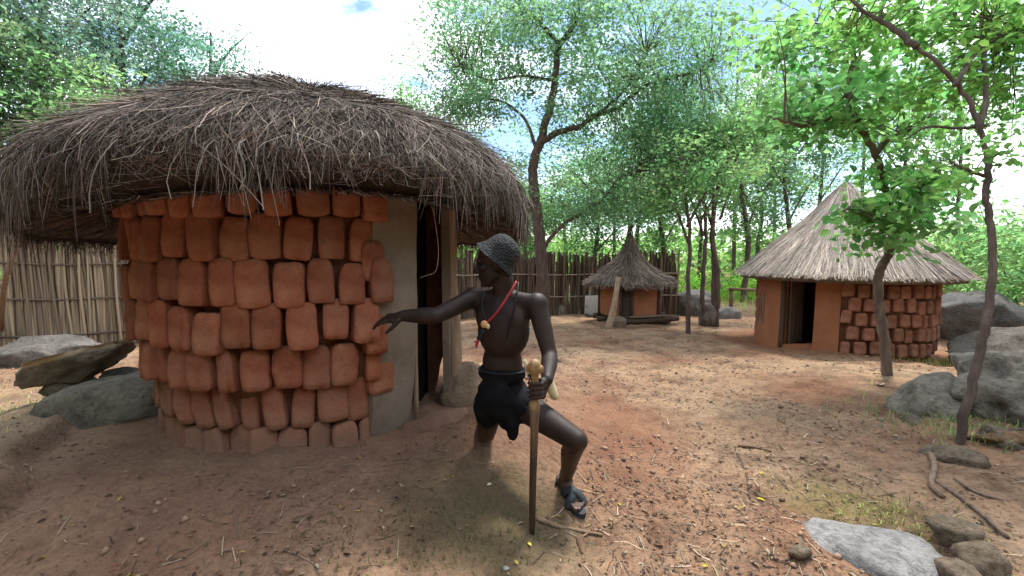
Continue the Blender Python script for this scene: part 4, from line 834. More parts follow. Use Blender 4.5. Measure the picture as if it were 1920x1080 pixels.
# taller trees beyond the fence, each with its own look
BK = [  # px, base depth, top py, crown width px, colour, lean, label
    (1240, 17.5, 250, 95, GREEN, 10, 'leafy green tree rising right behind the granary roof'),
    (1118, 18.5, 300, 110, (0.06, 0.12, 0.05), -8, 'rounded blue green tree just beyond the stake fence'),
    (1200, 21.0, 190, 120, DEEP, -14, 'deep green tree behind the granary with leaning trunk'),
    (1395, 17.0, 150, 100, (0.07, 0.12, 0.045), 20, 'tall thin tree leaning beside the gate frame'),
    (1425, 21.0, 260, 90, BRIGHT, -12, 'light green tree behind the gate frame'),
    (1375, 24.0, 90, 120, GREEN, 6, 'tallest thin tree behind the dome shaped boulder'),
    (1475, 19.0, 140, 120, (0.06, 0.10, 0.055), 14, 'grey green tree behind the peak of the far hut'),
    (1540, 23.0, 60, 140, GREEN, -10, 'broad tree spreading high behind the far hut'),
    (1700, 20.0, 120, 130, (0.08, 0.15, 0.05), 12, 'spreading tree behind the far hut roof'),
    (1060, 23.0, 330, 110, BRIGHT, 6, 'pale green tree far behind the stake fence'),
    (985, 19.5, 340, 70, GREEN, -4, 'bushy tree behind the stake fence near the hut eave'),
    (1310, 26.0, 130, 150, (0.08, 0.12, 0.065), 9, 'wide grey green tree crown filling the gap behind the slim trunks'),
    (1620, 27.0, -20, 170, (0.09, 0.15, 0.05), -9, 'high leafy tree far behind the peak of the far hut'),
    (1450, 29.0, 20, 170, (0.08, 0.13, 0.06), 7, 'high grey green tree far behind the gate frame'),
    (1150, 27.0, 120, 150, (0.085, 0.14, 0.07), 5, 'pale high tree crown far behind the granary knot'),
    (1800, 24.0, 40, 150, (0.09, 0.16, 0.05), -8, 'tall tree standing far behind the thicket')]
for k, (px_, d, top, wpx, col_, lean, lab) in enumerate(BK):
    x_ = (px_ - 960) / F * d; bs = on(x_, d, -0.2)
    yb = 470 + (1.35 - bs[2]) * F / d
    h = yb - top
    L_ = [([bs] + Q([(px_ + lean * .4, yb - h * .3), (px_ - lean * .3, yb - h * .55), (px_ + lean, yb - h * .8), (px_ + lean * 1.4, top)], d), 0.11, 0.03)]
    for j in range(4):
        sgn = -1 if j % 2 else 1; a = 0.35 + 0.13 * j; L_.append((Q([(px_ + lean * .3, yb - h * a), (px_ + sgn * wpx * .35, yb - h * (a + .16)), (px_ + sgn * wpx * .7, yb - h * (a + .24))], d, sgn * 1.0), 0.045, 0.012))
    n = 36
    B_ = [E(px_ + lean, top + h * .12, wpx * .75, h * .16, d, 1.3, n), E(px_ - wpx * .55, top + h * .32, wpx * .55, h * .14, d + .4, 1.2, n), E(px_ + wpx * .55, top + h * .27, wpx * .6, h * .15, d - .4, 1.2, n), E(px_ + 5, top + h * .45, wpx * .6, h * .13, d, 1.2, int(n * .7)), E(px_ - 10, top + h * .62, wpx * .5, h * .10, d, 1.0, int(n * .45))]
    tree('woodland_tree', lab, L_, B_, 0.13, 40, col=col_, bark=(0.75, 0.68, 0.7), seed=30 + k, spread_=0.36, group='trees beyond the yard')
# trees to the west, behind the near hut and the reed fence
LB = [(70, 10.5, -150, 150, GREY, 10, 0.16, 'grey green tree with dark upright trunk behind the shaggy thatch'),
      (235, 12.5, -60, 150, (0.055, 0.10, 0.06), -10, 0.13, 'dense blue green tree rising above the shaggy thatch slope'),
      (385, 15.0, 60, 110, (0.06, 0.12, 0.085), 8, 0.11, 'smaller bluish tree at the edge of the white sky gap'),
      (190, 9.5, 150, 70, (0.11, 0.165, 0.065), 5, 0.06, 'short lime green bush tree just over the thatch slope'),
      (-60, 9.0, -60, 140, (0.07, 0.10, 0.05), 5, 0.14, 'dark limbed tree standing over the reed fence'),
      (745, 17.0, 165, 70, (0.08, 0.15, 0.05), 5, 0.08, 'pale green treetop peeping over the thatch near the fork')]
for k, (px_, d, top, wpx, col_, lean, r0_, lab) in enumerate(LB):
    x_ = (px_ - 960) / F * d; bs = on(x_, d, -0.2); yb = 470 + (1.35 - bs[2]) * F / d; h = yb - top
    L_ = [([bs] + Q([(px_ + lean * .4, yb - h * .3), (px_ - lean * .3, yb - h * .55), (px_ + lean, yb - h * .8), (px_ + lean * 1.4, top)], d), r0_, 0.03)]
    for j in range(5):
        sgn = -1 if j % 2 else 1; a = 0.38 + 0.1 * j; L_.append((Q([(px_ + lean * .3, yb - h * a), (px_ + sgn * wpx * .35, yb - h * (a + .13)), (px_ + sgn * wpx * .75, yb - h * (a + .22))], d, sgn * .8), 0.06, 0.012))
    n = 52; rd = 1.3
    B_ = [E(px_ + lean, top + h * .12, wpx * .8, h * .15, d, rd, n), E(px_ - wpx * .5, top + h * .30, wpx * .6, h * .14, d + .4, rd, n), E(px_ + wpx * .5, top + h * .28, wpx * .6, h * .15, d - .4, rd, n), E(px_ + 5, top + h * .45, wpx * .8, h * .12, d, rd, n), E(px_, top + h * .6, wpx * .6, h * .1, d, rd, n // 2)]
    tree('woodland_tree', lab, L_, B_, 0.10, 52, col=col_, bark=(0.6, 0.52, 0.62), seed=60 + k, spread_=0.27, group='trees behind the near hut')
# bushes
def bush(label, px, py, d, rx, ry, rd, n, col, seed, leaf=0.1, per=40, sp=0.25):
    x_ = (px - 960) / F * d; bs = on(x_, d, -0.05); c = P(px, py, d); L_ = []
    rr = np.random.default_rng(seed)
    for j in range(6):
        tip = c + rr.normal(size=3) * np.array([rx, rd * F / d, ry]) * d / F * 0.6; L_.append(([bs + rr.normal(size=3) * [0.1, 0.1, 0], (bs + tip) / 2 + rr.normal(size=3) * 0.1, tip], 0.02, 0.006))
    return tree('bush', label, L_, [E(px, py, rx, ry, d, rd, n)], leaf, per, col=col, seed=seed, cat='bush', spread_=sp, twig=0.005)
bush('lime green thicket beyond the far hut and boulder', 1850, 470, 13.0, 110, 80, 1.6, 90, (0.125, 0.19, 0.07), 201, 0.13, 50, 0.3)
bush('lush green thicket growing at the side of the yard above the boulders', 1945, 520, 9.0, 90, 90, 1.0, 60, (0.10, 0.16, 0.06), 202, 0.1, 50, 0.25)
bush('bright undergrowth behind the gate frame', 1400, 540, 18.0, 60, 34, 1.0, 50, (0.16, 0.25, 0.045), 203, 0.12, 40, 0.25)
bush('bright green undergrowth between the stake fence and the dome boulder', 1300, 540, 18.5, 50, 40, 1.0, 44, (0.15, 0.24, 0.045), 204, 0.12, 40, 0.25)
bush('dark weedy shrub at the foot of the big boulder', 1905, 900, 3.05, 45, 45, 0.2, 22, (0.045, 0.075, 0.03), 205, 0.05, 26, 0.06)
bush('low shrub sprouting under the tilted boulder slab', 1790, 770, 3.75, 34, 16, 0.12, 7, (0.10, 0.12, 0.055), 206, 0.05, 18, 0.05)
# far wood that closes the view
N = 30000; rw = np.random.default_rng(404); az = rw.uniform(-1.15, 1.15, N); dist = rw.uniform(27, 46, N)
hh = 1.2 + 3.4 * (0.5 + 0.5 * vnoise(np.stack([az * 9, dist * 0.12, 0 * az], -1), 6)); zz = -0.6 + hh * rw.random(N) ** 0.8
cl = np.array((0.10, 0.17, 0.05)) * rw.uniform(0.5, 1.5, (N, 1)) * (1 + 0.5 * vnoise(np.stack([az * 14, zz * 0.7, dist * 0.1], -1), 8))[:, None]
me = leaf_mesh('woodland', np.stack([np.sin(az) * dist, np.cos(az) * dist, zz], 1), rw.uniform(0.25, 0.55, N), np.clip(cl, 0.01, 0.4), 9)
me0 = me
N = 20000; az = rw.uniform(1.15, 2 * math.pi - 1.0, N); dist = rw.uniform(9.5, 17, N)  # leaf ring added out of view behind the camera to block low sky light
hh = 6.0 + 4.5 * (0.5 + 0.5 * vnoise(np.stack([az * 5, dist * 0.12, 0 * az], -1), 6)); zz = -0.3 + hh * rw.random(N) ** 0.9
cl = np.array((0.075, 0.13, 0.04)) * rw.uniform(0.5, 1.5, (N, 1))
me = leaf_mesh('woodland', np.stack([np.sin(az) * dist, np.cos(az) * dist, zz], 1), rw.uniform(0.45, 0.9, N), cl, 19)
tag(link('woodland', me, M['leaf']), 'unseen woodland added behind the photographer to shade the yard', kind='stuff'); me = me0
tag(link('woodland', me, M['leaf']), 'hazy mass of far green woodland beyond the yard', kind='stuff')
# ------------------------------------------------------------------ the kneeling man
def cap_(p0, p1, ra, rb_, n=14, m=9):
    p0 = np.asarray(p0, float); p1 = np.asarray(p1, float); w = nrm(p1 - p0); a = np.array([0, 0, 1.0]) if abs(w[2]) < 0.9 else np.array([1.0, 0, 0]); u = nrm(np.cross(w, a)); v = np.cross(w, u)
    vs = []; f = []
    th = list(np.linspace(-math.pi / 2, 0, m)) + list(np.linspace(0, math.pi / 2, m))
    for k, q in enumerate(th):
        c, r = (p0, ra) if k < m else (p1, rb_)
        for j in range(n):
            b_ = 2 * math.pi * j / n; vs.append(c + r * (math.sin(q) * w + max(math.cos(q), 1e-3) * (math.cos(b_) * u + math.sin(b_) * v)))
    for k in range(len(th) - 1):
        for j in range(n): f.append((k * n + j, k * n + (j + 1) % n, (k + 1) * n + (j + 1) % n, (k + 1) * n + j))
    f.append(tuple(range(n - 1, -1, -1))); f.append(tuple((len(th) - 1) * n + j for j in range(n)))
    return np.array(vs), f
def ell_(c, rad, fr=None, n=18, m=12):
    vs = []; f = []
    for k in range(m + 1):
        q = -math.pi / 2 + math.pi * k / m
        for j in range(n):
            b_ = 2 * math.pi * j / n; vs.append((max(math.cos(q), 1e-3) * math.cos(b_), max(math.cos(q), 1e-3) * math.sin(b_), math.sin(q)))
    vs = np.array(vs) * np.asarray(rad)
    if fr is not None: vs = vs @ np.asarray(fr)                     # rows of fr: local x, y, z in the world
    for k in range(m):
        for j in range(n): f.append((k * n + j, k * n + (j + 1) % n, (k + 1) * n + (j + 1) % n, (k + 1) * n + j))
    f.append(tuple(range(n - 1, -1, -1))); f.append(tuple(m * n + j for j in range(n)))
    return vs + np.asarray(c), f
def fuse(name, parts, voxel, smooth_it, mat, parent, disp=None):
    mb = MB()
    for v, f in parts: mb.add(v, f)
    me = mb.mesh(name); o = bpy.data.objects.new('tmp', me); COL.objects.link(o)
    r = o.modifiers.new('r', 'REMESH'); r.mode = 'VOXEL'; r.voxel_size = voxel
    s = o.modifiers.new('s', 'SMOOTH'); s.factor = 0.5; s.iterations = smooth_it
    dg_ = bpy.context.evaluated_depsgraph_get(); me2 = bpy.data.meshes.new_from_object(o.evaluated_get(dg_)); me2.name = name
    bpy.data.objects.remove(o); bpy.data.meshes.remove(me)
    n = len(me2.vertices)
    if disp is not None:
        co = np.empty(n * 3, np.float32); me2.vertices.foreach_get('co', co); co = co.reshape(-1, 3)
        no = np.empty(n * 3, np.float32); me2.vertices.foreach_get('normal', no); co = disp(co.astype(float), no.reshape(-1, 3)); me2.vertices.foreach_set('co', co.astype(np.float32).ravel())
    me2.polygons.foreach_set('use_smooth', np.ones(len(me2.polygons), bool)); me2.materials.clear(); me2.update()
    return link(name, me2, mat, parent)
man = empty('person', (0, 0, 0), 'person kneeling in dark crochet hat and loincloth, one hand out to the brick wall', 'person')
pel = P(943, 742, 2.50); ribs = P(944, 612, 2.46); belly = P(942, 682, 2.49); nk0 = P(946, 552, 2.47); shL = P(1007, 571, 2.39); shR = P(887, 559, 2.53)
B = []
fwd = nrm(np.array([-0.32, -0.94, 0.0])); rgt = nrm(np.array([0.94, -0.32, 0.0])); FR = np.array([rgt, -fwd, [0, 0, 1.0]])
B += [ell_(pel + [0, 0.02, 0.0], (0.142, 0.105, 0.13), FR), ell_(belly, (0.118, 0.088, 0.15), FR), ell_(ribs + [0, 0, -0.02], (0.150, 0.106, 0.168), FR), ell_(ribs + [0.0, 0.01, 0.075], (0.165, 0.098, 0.105), FR)]
B += [ell_(ribs + fwd * 0.046 + rgt * sx_ * 0.062 + [0, 0, 0.045], (0.085, 0.044, 0.070), FR) for sx_ in (-1, 1)]
B += [cap_(nk0 - [0, 0, 0.03], shL + [-0.02, 0, 0.012], 0.060, 0.045), cap_(nk0 - [0, 0, 0.03], shR + [0.02, 0, 0.012], 0.060, 0.045), ell_(shL, (0.062, 0.062, 0.066)), ell_(shR, (0.062, 0.062, 0.066))]
# head
hc = P(925, 493, 2.44); hf = nrm(np.array([-0.98, -0.08, -0.20])); hu = nrm(np.array([0.10, -0.02, 1.0])); hu = nrm(hu - hf * np.dot(hu, hf)); hr = np.cross(hf, hu); HF = np.array([hr, hf, hu])
hp = lambda a, b_, c: hc + hr * a + hf * b_ + hu * c
B += [ell_(hp(0, -0.018, 0.03), (0.074, 0.094, 0.094), HF), ell_(hp(0, 0.030, -0.045), (0.056, 0.060, 0.072), HF), cap_(hp(0, 0.030, -0.092), hp(0, 0.066, -0.098), 0.034, 0.022), cap_(hp(0, -0.035, -0.06), nk0 - [0, 0, 0.01], 0.056, 0.062), cap_(hp(-0.048, 0.0, -0.06), hp(-0.015, 0.06, -0.098), 0.02, 0.018), cap_(hp(0.048, 0.0, -0.06), hp(0.015, 0.06, -0.098), 0.02, 0.018)]
B += [cap_(hp(0, 0.082, 0.012), hp(0, 0.101, -0.026), 0.0095, 0.0135), ell_(hp(0.014, 0.089, -0.030), (0.010, 0.010, 0.008), HF), ell_(hp(-0.014, 0.089, -0.030), (0.010, 0.010, 0.008), HF), cap_(hp(-0.03, 0.076, 0.026), hp(0.03, 0.076, 0.026), 0.014, 0.014), ell_(hp(0, 0.086, -0.056), (0.024, 0.012, 0.0075), HF), ell_(hp(0, 0.083, -0.072), (0.022, 0.012, 0.0085), HF), ell_(hp(0.043, 0.058, -0.012), (0.022, 0.02, 0.018), HF), ell_(hp(-0.043, 0.058, -0.012), (0.022, 0.02, 0.018), HF)]
B += [ell_(hp(sx_ * 0.074, -0.012, -0.008), (0.010, 0.020, 0.032), HF) for sx_ in (-1, 1)]
# arm that reaches to the wall
el = P(818, 592, 2.33); wr = P(757, 592, 2.36); HS = 1.16
B += [cap_(shR, shR * 0.45 + el * 0.55, 0.056, 0.050), cap_(shR * 0.5 + el * 0.5, el, 0.051, 0.044), cap_(el, el * 0.6 + wr * 0.4, 0.045, 0.047), cap_(el * 0.6 + wr * 0.4, wr, 0.045, 0.031)]
hd = nrm(P(690, 603, 2.42) - wr); hn = nrm(np.array([0.15, -0.42, 0.9])); hn = nrm(hn - hd * np.dot(hn, hd)); hs = np.cross(hd, hn)   # fingers along hd, back of the hand hn
hq = lambda a, b_, c: wr + HS * (hd * a + hs * b_ + hn * c)
if hs[1] > 0: hs = -hs
B += [ell_(hq(0.05, 0.0, -0.002), (0.060, 0.046, 0.0185), np.array([hd, hs, hn])), cap_(wr, hq(0.035, 0, 0), 0.030, 0.025)]
NAILS = []
for k, (off, l) in enumerate(((0.033, 0.070), (0.011, 0.080), (-0.011, 0.075), (-0.032, 0.060))):
    a = hq(0.080, off, 0.0); b1 = hq(0.080 + l * 0.48, off * 1.10, 0.002 - 0.003 * k); c1 = hq(0.080 + l * 0.78, off * 1.15, -0.010 - 0.004 * k); e1 = hq(0.080 + l, off * 1.17, -0.022 - 0.006 * k)
    B += [cap_(a, b1, 0.0118, 0.0104, 10, 6), cap_(b1, c1, 0.0104, 0.0096, 10, 6), cap_(c1, e1, 0.0096, 0.0082, 10, 6)]
a = hq(0.018, 0.026, -0.006); b1 = hq(0.048, 0.050, -0.026); c1 = hq(0.082, 0.056, -0.042); B += [cap_(a, b1, 0.0165, 0.0115, 10, 6), cap_(b1, c1, 0.0112, 0.0082, 10, 6)]
# stick first: it fixes the other hand
sb = gp(998, 1002); stop = P(1003, 690, 2.075); sdir = nrm(stop - sb); slen = np.linalg.norm(stop - sb)
grip = P(1003, 728, 2.09); kk = np.dot(grip - sb, sdir); grip = sb + sdir * kk
elL = P(1031, 668, 2.31); gx_ = nrm(np.cross(sdir, [0, 1.0, 0])); gx_ = gx_ if gx_[0] > 0 else -gx_; gy_ = np.cross(sdir, gx_); gy_ = gy_ if gy_[1] < 0 else -gy_     # gy_ towards the photographer
wrL = grip + gx_ * 0.062 + gy_ * -0.045 + sdir * 0.035
B += [cap_(shL, shL * 0.45 + elL * 0.55, 0.057, 0.051), cap_(shL * 0.5 + elL * 0.5, elL, 0.051, 0.042), cap_(elL, elL * 0.6 + wrL * 0.4, 0.044, 0.045), cap_(elL * 0.6 + wrL * 0.4, wrL, 0.044, 0.030)]
RS = 0.0185
gq = lambda ang, r, h: grip + gx_ * (r * math.cos(ang)) + gy_ * (r * math.sin(ang)) + sdir * h     # ang 0 = photo right, 90 deg = to the photographer
B += [cap_(gq(-0.5, 0.042, 0.030), gq(-0.35, 0.040, -0.034), 0.021, 0.019), cap_(wrL, gq(-0.45, 0.044, 0.012), 0.026, 0.024), cap_(wrL, gq(-0.4, 0.042, -0.022), 0.024, 0.019)]
for k, h in enumerate((0.034, 0.012, -0.010, -0.031)):
    rr = RS + 0.0085; s_ = (0.0098, 0.010, 0.0096, 0.0086)[k]; sh_ = 0.16 * (k == 3)
    A_ = [gq(-0.15, 0.046, h + 0.002), gq(0.75, 0.040, h), gq(1.45, rr + 0.005, h - 0.002), gq(2.35 - sh_, rr + 0.001, h - 0.004), gq(3.2 - sh_, rr + 0.001, h - 0.004)]
    for j in range(4): B += [cap_(A_[j], A_[j + 1], s_ * (1 - 0.05 * j), s_ * (1 - 0.05 * (j + 1)), 10, 6)]
A_ = [gq(-0.9, 0.040, 0.030), gq(-1.7, 0.036, 0.050), gq(-2.5, 0.029, 0.058), gq(-3.35, 0.0265, 0.054)]
for j in range(3): B += [cap_(A_[j], A_[j + 1], 0.0135 - 0.001 * j, 0.0125 - 0.001 * j, 10, 6)]
thumb_tip = gq(-3.5, 0.034, 0.054)
# legs: kneeling leg with the shin lying back, other leg forward
kn_g = gp(914, 838); knR = np.array([kn_g[0], kn_g[1], 0]); knR = P(912, 812, kn_g[1] + 0.0); hipR = pel + rgt * -0.072 + [0, 0.01, -0.03]; hipL = pel + rgt * 0.080 + [0, -0.01, -0.02]
anR = np.array([knR[0] * 1.10, knR[1] + 0.40, 0]); anR[2] = float(G(anR[0], anR[1])) + 0.06; 
B += [cap_(hipR, hipR * 0.5 + knR * 0.5, 0.088, 0.074), cap_(hipR * 0.5 + knR * 0.5, knR, 0.074, 0.056), cap_(knR, knR * 0.62 + anR * 0.38, 0.055, 0.058), cap_(knR * 0.62 + anR * 0.38, anR, 0.056, 0.036), cap_(anR, anR + [-0.02, 0.10, -0.005], 0.036, 0.03), cap_(anR + [-0.02, 0.08, 0.01], anR + [-0.02, 0.16, -0.028], 0.03, 0.02)]
toe = gp(1092, 968); knL = P(1082, 826, 2.19); anL = np.array([toe[0] - 0.070, toe[1] + 0.185, float(G(toe[0], toe[1])) + 0.095])
B += [cap_(hipL, hipL * 0.5 + knL * 0.5, 0.088, 0.075), cap_(hipL * 0.5 + knL * 0.5, knL, 0.075, 0.057), ell_(knL + [0.004, -0.018, 0.004], (0.044, 0.036, 0.05))]
sh = anL - knL; bk = nrm(np.array([-0.3, 1.0, 0.0])); cal = knL + sh * 0.33 + bk * 0.022
B += [cap_(knL, cal, 0.055, 0.056), cap_(cal, knL + sh * 0.68, 0.056, 0.041), cap_(knL + sh * 0.66, anL, 0.041, 0.034)]
fd = toe - anL; fd[2] = 0; fd = nrm(fd); fs = np.array([fd[1], -fd[0], 0]); g0 = float(G(toe[0], toe[1])) + 0.020; SOLE = g0
ft = lambda a, b_, c: np.array([*(anL[:2] + fd[:2] * a + fs[:2] * b_), g0 + c])
B += [cap_(ft(-0.045, 0, 0.032), ft(0.02, 0, 0.04), 0.031, 0.034), cap_(anL, ft(0.07, 0, 0.042), 0.035, 0.030), cap_(ft(0.02, 0, 0.032), ft(0.115, 0.014, 0.026), 0.033, 0.024), cap_(ft(0.02, 0, 0.03), ft(0.115, -0.020, 0.025), 0.032, 0.022)]
for k in range(5):
    o_ = 0.034 - 0.0175 * k; l = (0.195, 0.197, 0.188, 0.176, 0.160)[k]; r_ = (0.0125, 0.0092, 0.0088, 0.0085, 0.0082)[k]; B += [cap_(ft(0.105, o_ * 0.85, 0.020), ft(l - 0.012, o_, 0.013), r_ * 1.15, r_, 10, 6)]
body = fuse('body', B, 0.0042, 5, M['skin'], man)
bme = body.data; co = np.empty(len(bme.vertices) * 3, np.float32); bme.vertices.foreach_get('co', co); co = co.reshape(-1, 3)
keep = np.full(len(co), 9.0)
for c_, r_ in ((hp(0, 0.06, -0.03), 0.10), (wr + hd * 0.08, 0.12), (grip, 0.09), (ft(0.08, 0, 0.02), 0.15)): keep = np.minimum(keep, np.linalg.norm(co - c_, axis=1) - r_)
ed = np.empty(len(bme.edges) * 2, np.int32); bme.edges.foreach_get('vertices', ed); ed = ed.reshape(-1, 2); wgt = np.clip(keep / 0.05, 0, 1)[:, None] * 0.5
deg = np.bincount(ed.ravel(), minlength=len(co)).astype(float)[:, None]
for _ in range(45):
    sm = np.stack([np.bincount(ed[:, 0], co[ed[:, 1], k], len(co)) + np.bincount(ed[:, 1], co[ed[:, 0], k], len(co)) for k in range(3)], 1) / deg
    co = co + (sm - co) * wgt
bme.vertices.foreach_set('co', co.astype(np.float32).ravel()); bme.update()
# nails the photo shows: the big toe and the thumb at the stick
def small(name, parts, mat, par, vox=None):
    mb = MB(); [mb.add(v, f) for v, f in parts]; return mb.build(name, M[mat], par, True)
small('thumb_nail', [ell_(thumb_tip + gx_ * -0.004, (0.012, 0.008, 0.008))], 'nail', body)
small('toe_nail', [ell_(ft(0.188, 0.034, 0.024), (0.008, 0.007, 0.004))], 'nail', body); small('toe_nail', [ell_(ft(0.190, 0.016, 0.020), (0.006, 0.006, 0.003))], 'nail', body)
# hat: crocheted bucket worn on the back of the head
hatu = nrm(np.array([0.74, -0.05, 0.66])); hatf = nrm(np.array([-0.66, -0.06, 0.74])); hatf = nrm(hatf - hatu * np.dot(hatf, hatu)); hats = np.cross(hatf, hatu); hcen = hp(0, -0.040, 0.036)
vs = []; f = []; n = 40; prof = [(0.002, 0.112), (0.035, 0.109), (0.064, 0.098), (0.088, 0.074), (0.100, 0.040), (0.103, 0.008), (0.108, -0.006), (0.119, -0.020), (0.129, -0.036), (0.131, -0.040), (0.117, -0.024), (0.104, -0.010), (0.098, 0.005), (0.094, 0.04), (0.08, 0.07), (0.002, 0.10)]
for (r_, h_) in prof:
    for j in range(n):
        a = 2 * math.pi * j / n; wv_ = 0.006 * math.sin(3 * a + 1) * max(0, (r_ - 0.1)) / 0.04
        vs.append(hcen + hatu * (h_ + wv_ - 0.012 * math.cos(a) * (r_ > 0.11)) + hatf * (r_ * math.cos(a) * 0.98) + hats * (r_ * math.sin(a) * 0.90))
for k in range(len(prof) - 1):
    for j in range(n): f.append((k * n + j, k * n + (j + 1) % n, (k + 1) * n + (j + 1) % n, (k + 1) * n + j))
mb = MB(); mb.add(vs, f); mb.build('hat', M['hat'], man, True)
# loincloth
def folds(co, no): 
    k = np.clip((belly[2] - 0.0 - co[:, 2]) / 0.25, 0, 1); a = co[:, 0] * 38 + co[:, 2] * 6
    return co + no * (0.004 * np.sin(a + 1.5 * np.sin(co[:, 2] * 14)) * k)[:, None] + no * (0.006 * vnoise(co * 26, 4))[:, None]
waist = P(941, 696, 2.50)
lob = P(955, 775, 2.36)
LC = [ell_(pel + [0, 0.02, 0.0], (0.152, 0.116, 0.135), FR), ell_(waist + [0, 0, -0.005], (0.137, 0.107, 0.075), FR), cap_(hipR + [0.004, 0, 0], hipR * 0.62 + knR * 0.38, 0.098, 0.088), cap_(hipL + [-0.02, 0, 0], hipL * 0.80 + knL * 0.20, 0.098, 0.090),
      ell_(P(925, 745, 2.42), (0.095, 0.04, 0.115), FR), ell_(P(946, 765, 2.39), (0.060, 0.026, 0.13), FR), ell_(P(960, 798, 2.37), (0.040, 0.020, 0.085), FR), ell_(P(905, 765, 2.46), (0.05, 0.04, 0.07), FR)]
fuse('loincloth', LC, 0.008, 4, M['cloth'], man, folds)
mb = MB(); ring_ = [waist + rgt * (0.134 * math.cos(a)) + fwd * (0.104 * math.sin(a)) + [0, 0, 0.012] for a in np.linspace(0, 2 * math.pi, 25)]; mb.tube(ring_, 0.006, 7); mb.build('belt_cord', M['black_bead'], man, True)
# pale gourd-like pouch slung at the hip
B_ = [cap_(P(1028, 716, 2.36), P(1040, 742, 2.36), 0.030, 0.022), cap_(P(984, 682, 2.34), P(992, 700, 2.34), 0.020, 0.024)]
small('hip_pouch', [B_[0]], 'bone', man); small('belt_horn', [cap_(P(984, 678, 2.33), P(994, 700, 2.32), 0.011, 0.020)], 'bone', man)
# necklaces
def cord(pts, r, mat, name, par=man):
    mb = MB(); mb.tube(smooth_path(pts, 6), r, 7); return mb.build(name, M[mat], par, True)
chest = lambda px, py, d: P(px, py, d)
nkl = cord([chest(968, 528, 2.42), chest(958, 545, 2.375), chest(944, 568, 2.345), chest(928, 590, 2.335), chest(914, 604, 2.335)], 0.0065, 'red_bead', 'necklace')
cord([chest(914, 604, 2.335), chest(905, 585, 2.345), chest(905, 560, 2.37), chest(912, 545, 2.40)], 0.0045, 'black_bead', 'cord_side', nkl)
small('pendant', [ell_(chest(908, 608, 2.325), (0.019, 0.010, 0.020))], 'orange_bead', nkl); small('pendant_shell', [ell_(chest(915, 612, 2.318), (0.010, 0.008, 0.014))], 'bone', nkl)
small('pendant_drop', [cap_(chest(905, 622, 2.33), chest(898, 634, 2.33), 0.015, 0.012)], 'black_bead', nkl); small('pendant_tip', [cap_(chest(895, 641, 2.33), chest(893, 650, 2.33), 0.010, 0.006)], 'red_bead', nkl)
cord([chest(972, 530, 2.44), chest(968, 560, 2.365), chest(958, 600, 2.335), chest(948, 640, 2.36)], 0.005, 'black_bead', 'dark_necklace')
# sandal
mb = MB(); out_ = []
for a in np.linspace(0, 2 * math.pi, 26, endpoint=False):
    l = 0.076 + 0.138 * math.cos(a); w_ = (0.040 + 0.012 * max(0, math.cos(a))) * math.sin(a); out_.append((l, w_ + 0.002))
top_ = [ft(l, w_, -0.001) for l, w_ in out_]; bot_ = [ft(l, w_, -0.026) for l, w_ in out_]; n = 26
sand = empty('sandal'); sand.parent = man
mb.add(top_ + bot_, [tuple(range(n)), tuple(range(2 * n - 1, n - 1, -1))] + [(k, n + k, n + (k + 1) % n, (k + 1) % n) for k in range(n)]); mb.build('sole', M['sandal'], sand)
def strap(pts, w_, name='strap'):
    p = smooth_path(pts, 8); t_ = nrm(np.gradient(p, axis=0)); c_ = ft(0.06, 0, 0.0); upv = nrm(p - c_); sd_ = nrm(np.cross(t_, upv)); th_ = 0.0045
    vs = np.concatenate([p + sd_ * w_ / 2, p - sd_ * w_ / 2, p + sd_ * w_ / 2 + upv * th_, p - sd_ * w_ / 2 + upv * th_]); n = len(p); f = []
    for k in range(n - 1):
        f += [(2 * n + k, 2 * n + k + 1, 3 * n + k + 1, 3 * n + k), (k, n + k, n + k + 1, k + 1), (k, k + 1, 2 * n + k + 1, 2 * n + k), (n + k, 3 * n + k, 3 * n + k + 1, n + k + 1)]
    f += [(0, 2 * n, 3 * n, n), (n - 1, 2 * n - 1, 4 * n - 1, 3 * n - 1)]
    mb = MB(); mb.add(vs, f); mb.build(name, M['sandal'], sand, True)
strap([ft(0.145, 0.050, 0.0), ft(0.135, 0.034, 0.040), ft(0.11, 0.0, 0.060), ft(0.075, -0.034, 0.050), ft(0.06, -0.045, 0.0)], 0.040)
strap([ft(0.06, 0.045, 0.0), ft(0.075, 0.038, 0.052), ft(0.105, 0.0, 0.068), ft(0.13, -0.034, 0.036), ft(0.14, -0.048, 0.0)], 0.040)
strap([ft(-0.01, 0.040, 0.0), ft(-0.015, 0.042, 0.065), ft(-0.055, 0.0, 0.08), ft(-0.015, -0.042, 0.065), ft(-0.01, -0.040, 0.0)], 0.024, 'heel_strap')
# carved stick held in the hand
st_r = [(0.0, 0.011), (0.02, 0.0135), (0.12, 0.0155), (0.25, 0.0165), (0.38, 0.0175), (0.50, 0.0195), (slen - 0.235, 0.0225), (slen - 0.20, 0.0255), (slen - 0.165, 0.0250), (slen - 0.158, 0.0185), (slen - 0.04, 0.0180), (slen - 0.03, 0.020), (slen - 0.02, 0.027), (slen, 0.031), (slen + 0.02, 0.030), (slen + 0.034, 0.022), (slen + 0.042, 0.010)]
mb = MB(); mb.tube([np.array([0.002 * math.sin(a * 9), 0, a]) for a, _ in st_r], [r_ for _, r_ in st_r], 18, wob=0.08, seed=3); so = mb.build('walking_stick', M['stick'], None, True)
so.location = V(sb); so.rotation_euler = Vector(sdir).to_track_quat('Z', 'Y').to_euler(); tag(so, 'carved wooden walking stick with round honey coloured knob held by the man', 'stick')
mb = MB(); mb.add(*ell_((0, -0.030, slen + 0.004), (0.013, 0.008, 0.022))); mb.build('knob_hollow', M['dark_wood'], so, True)
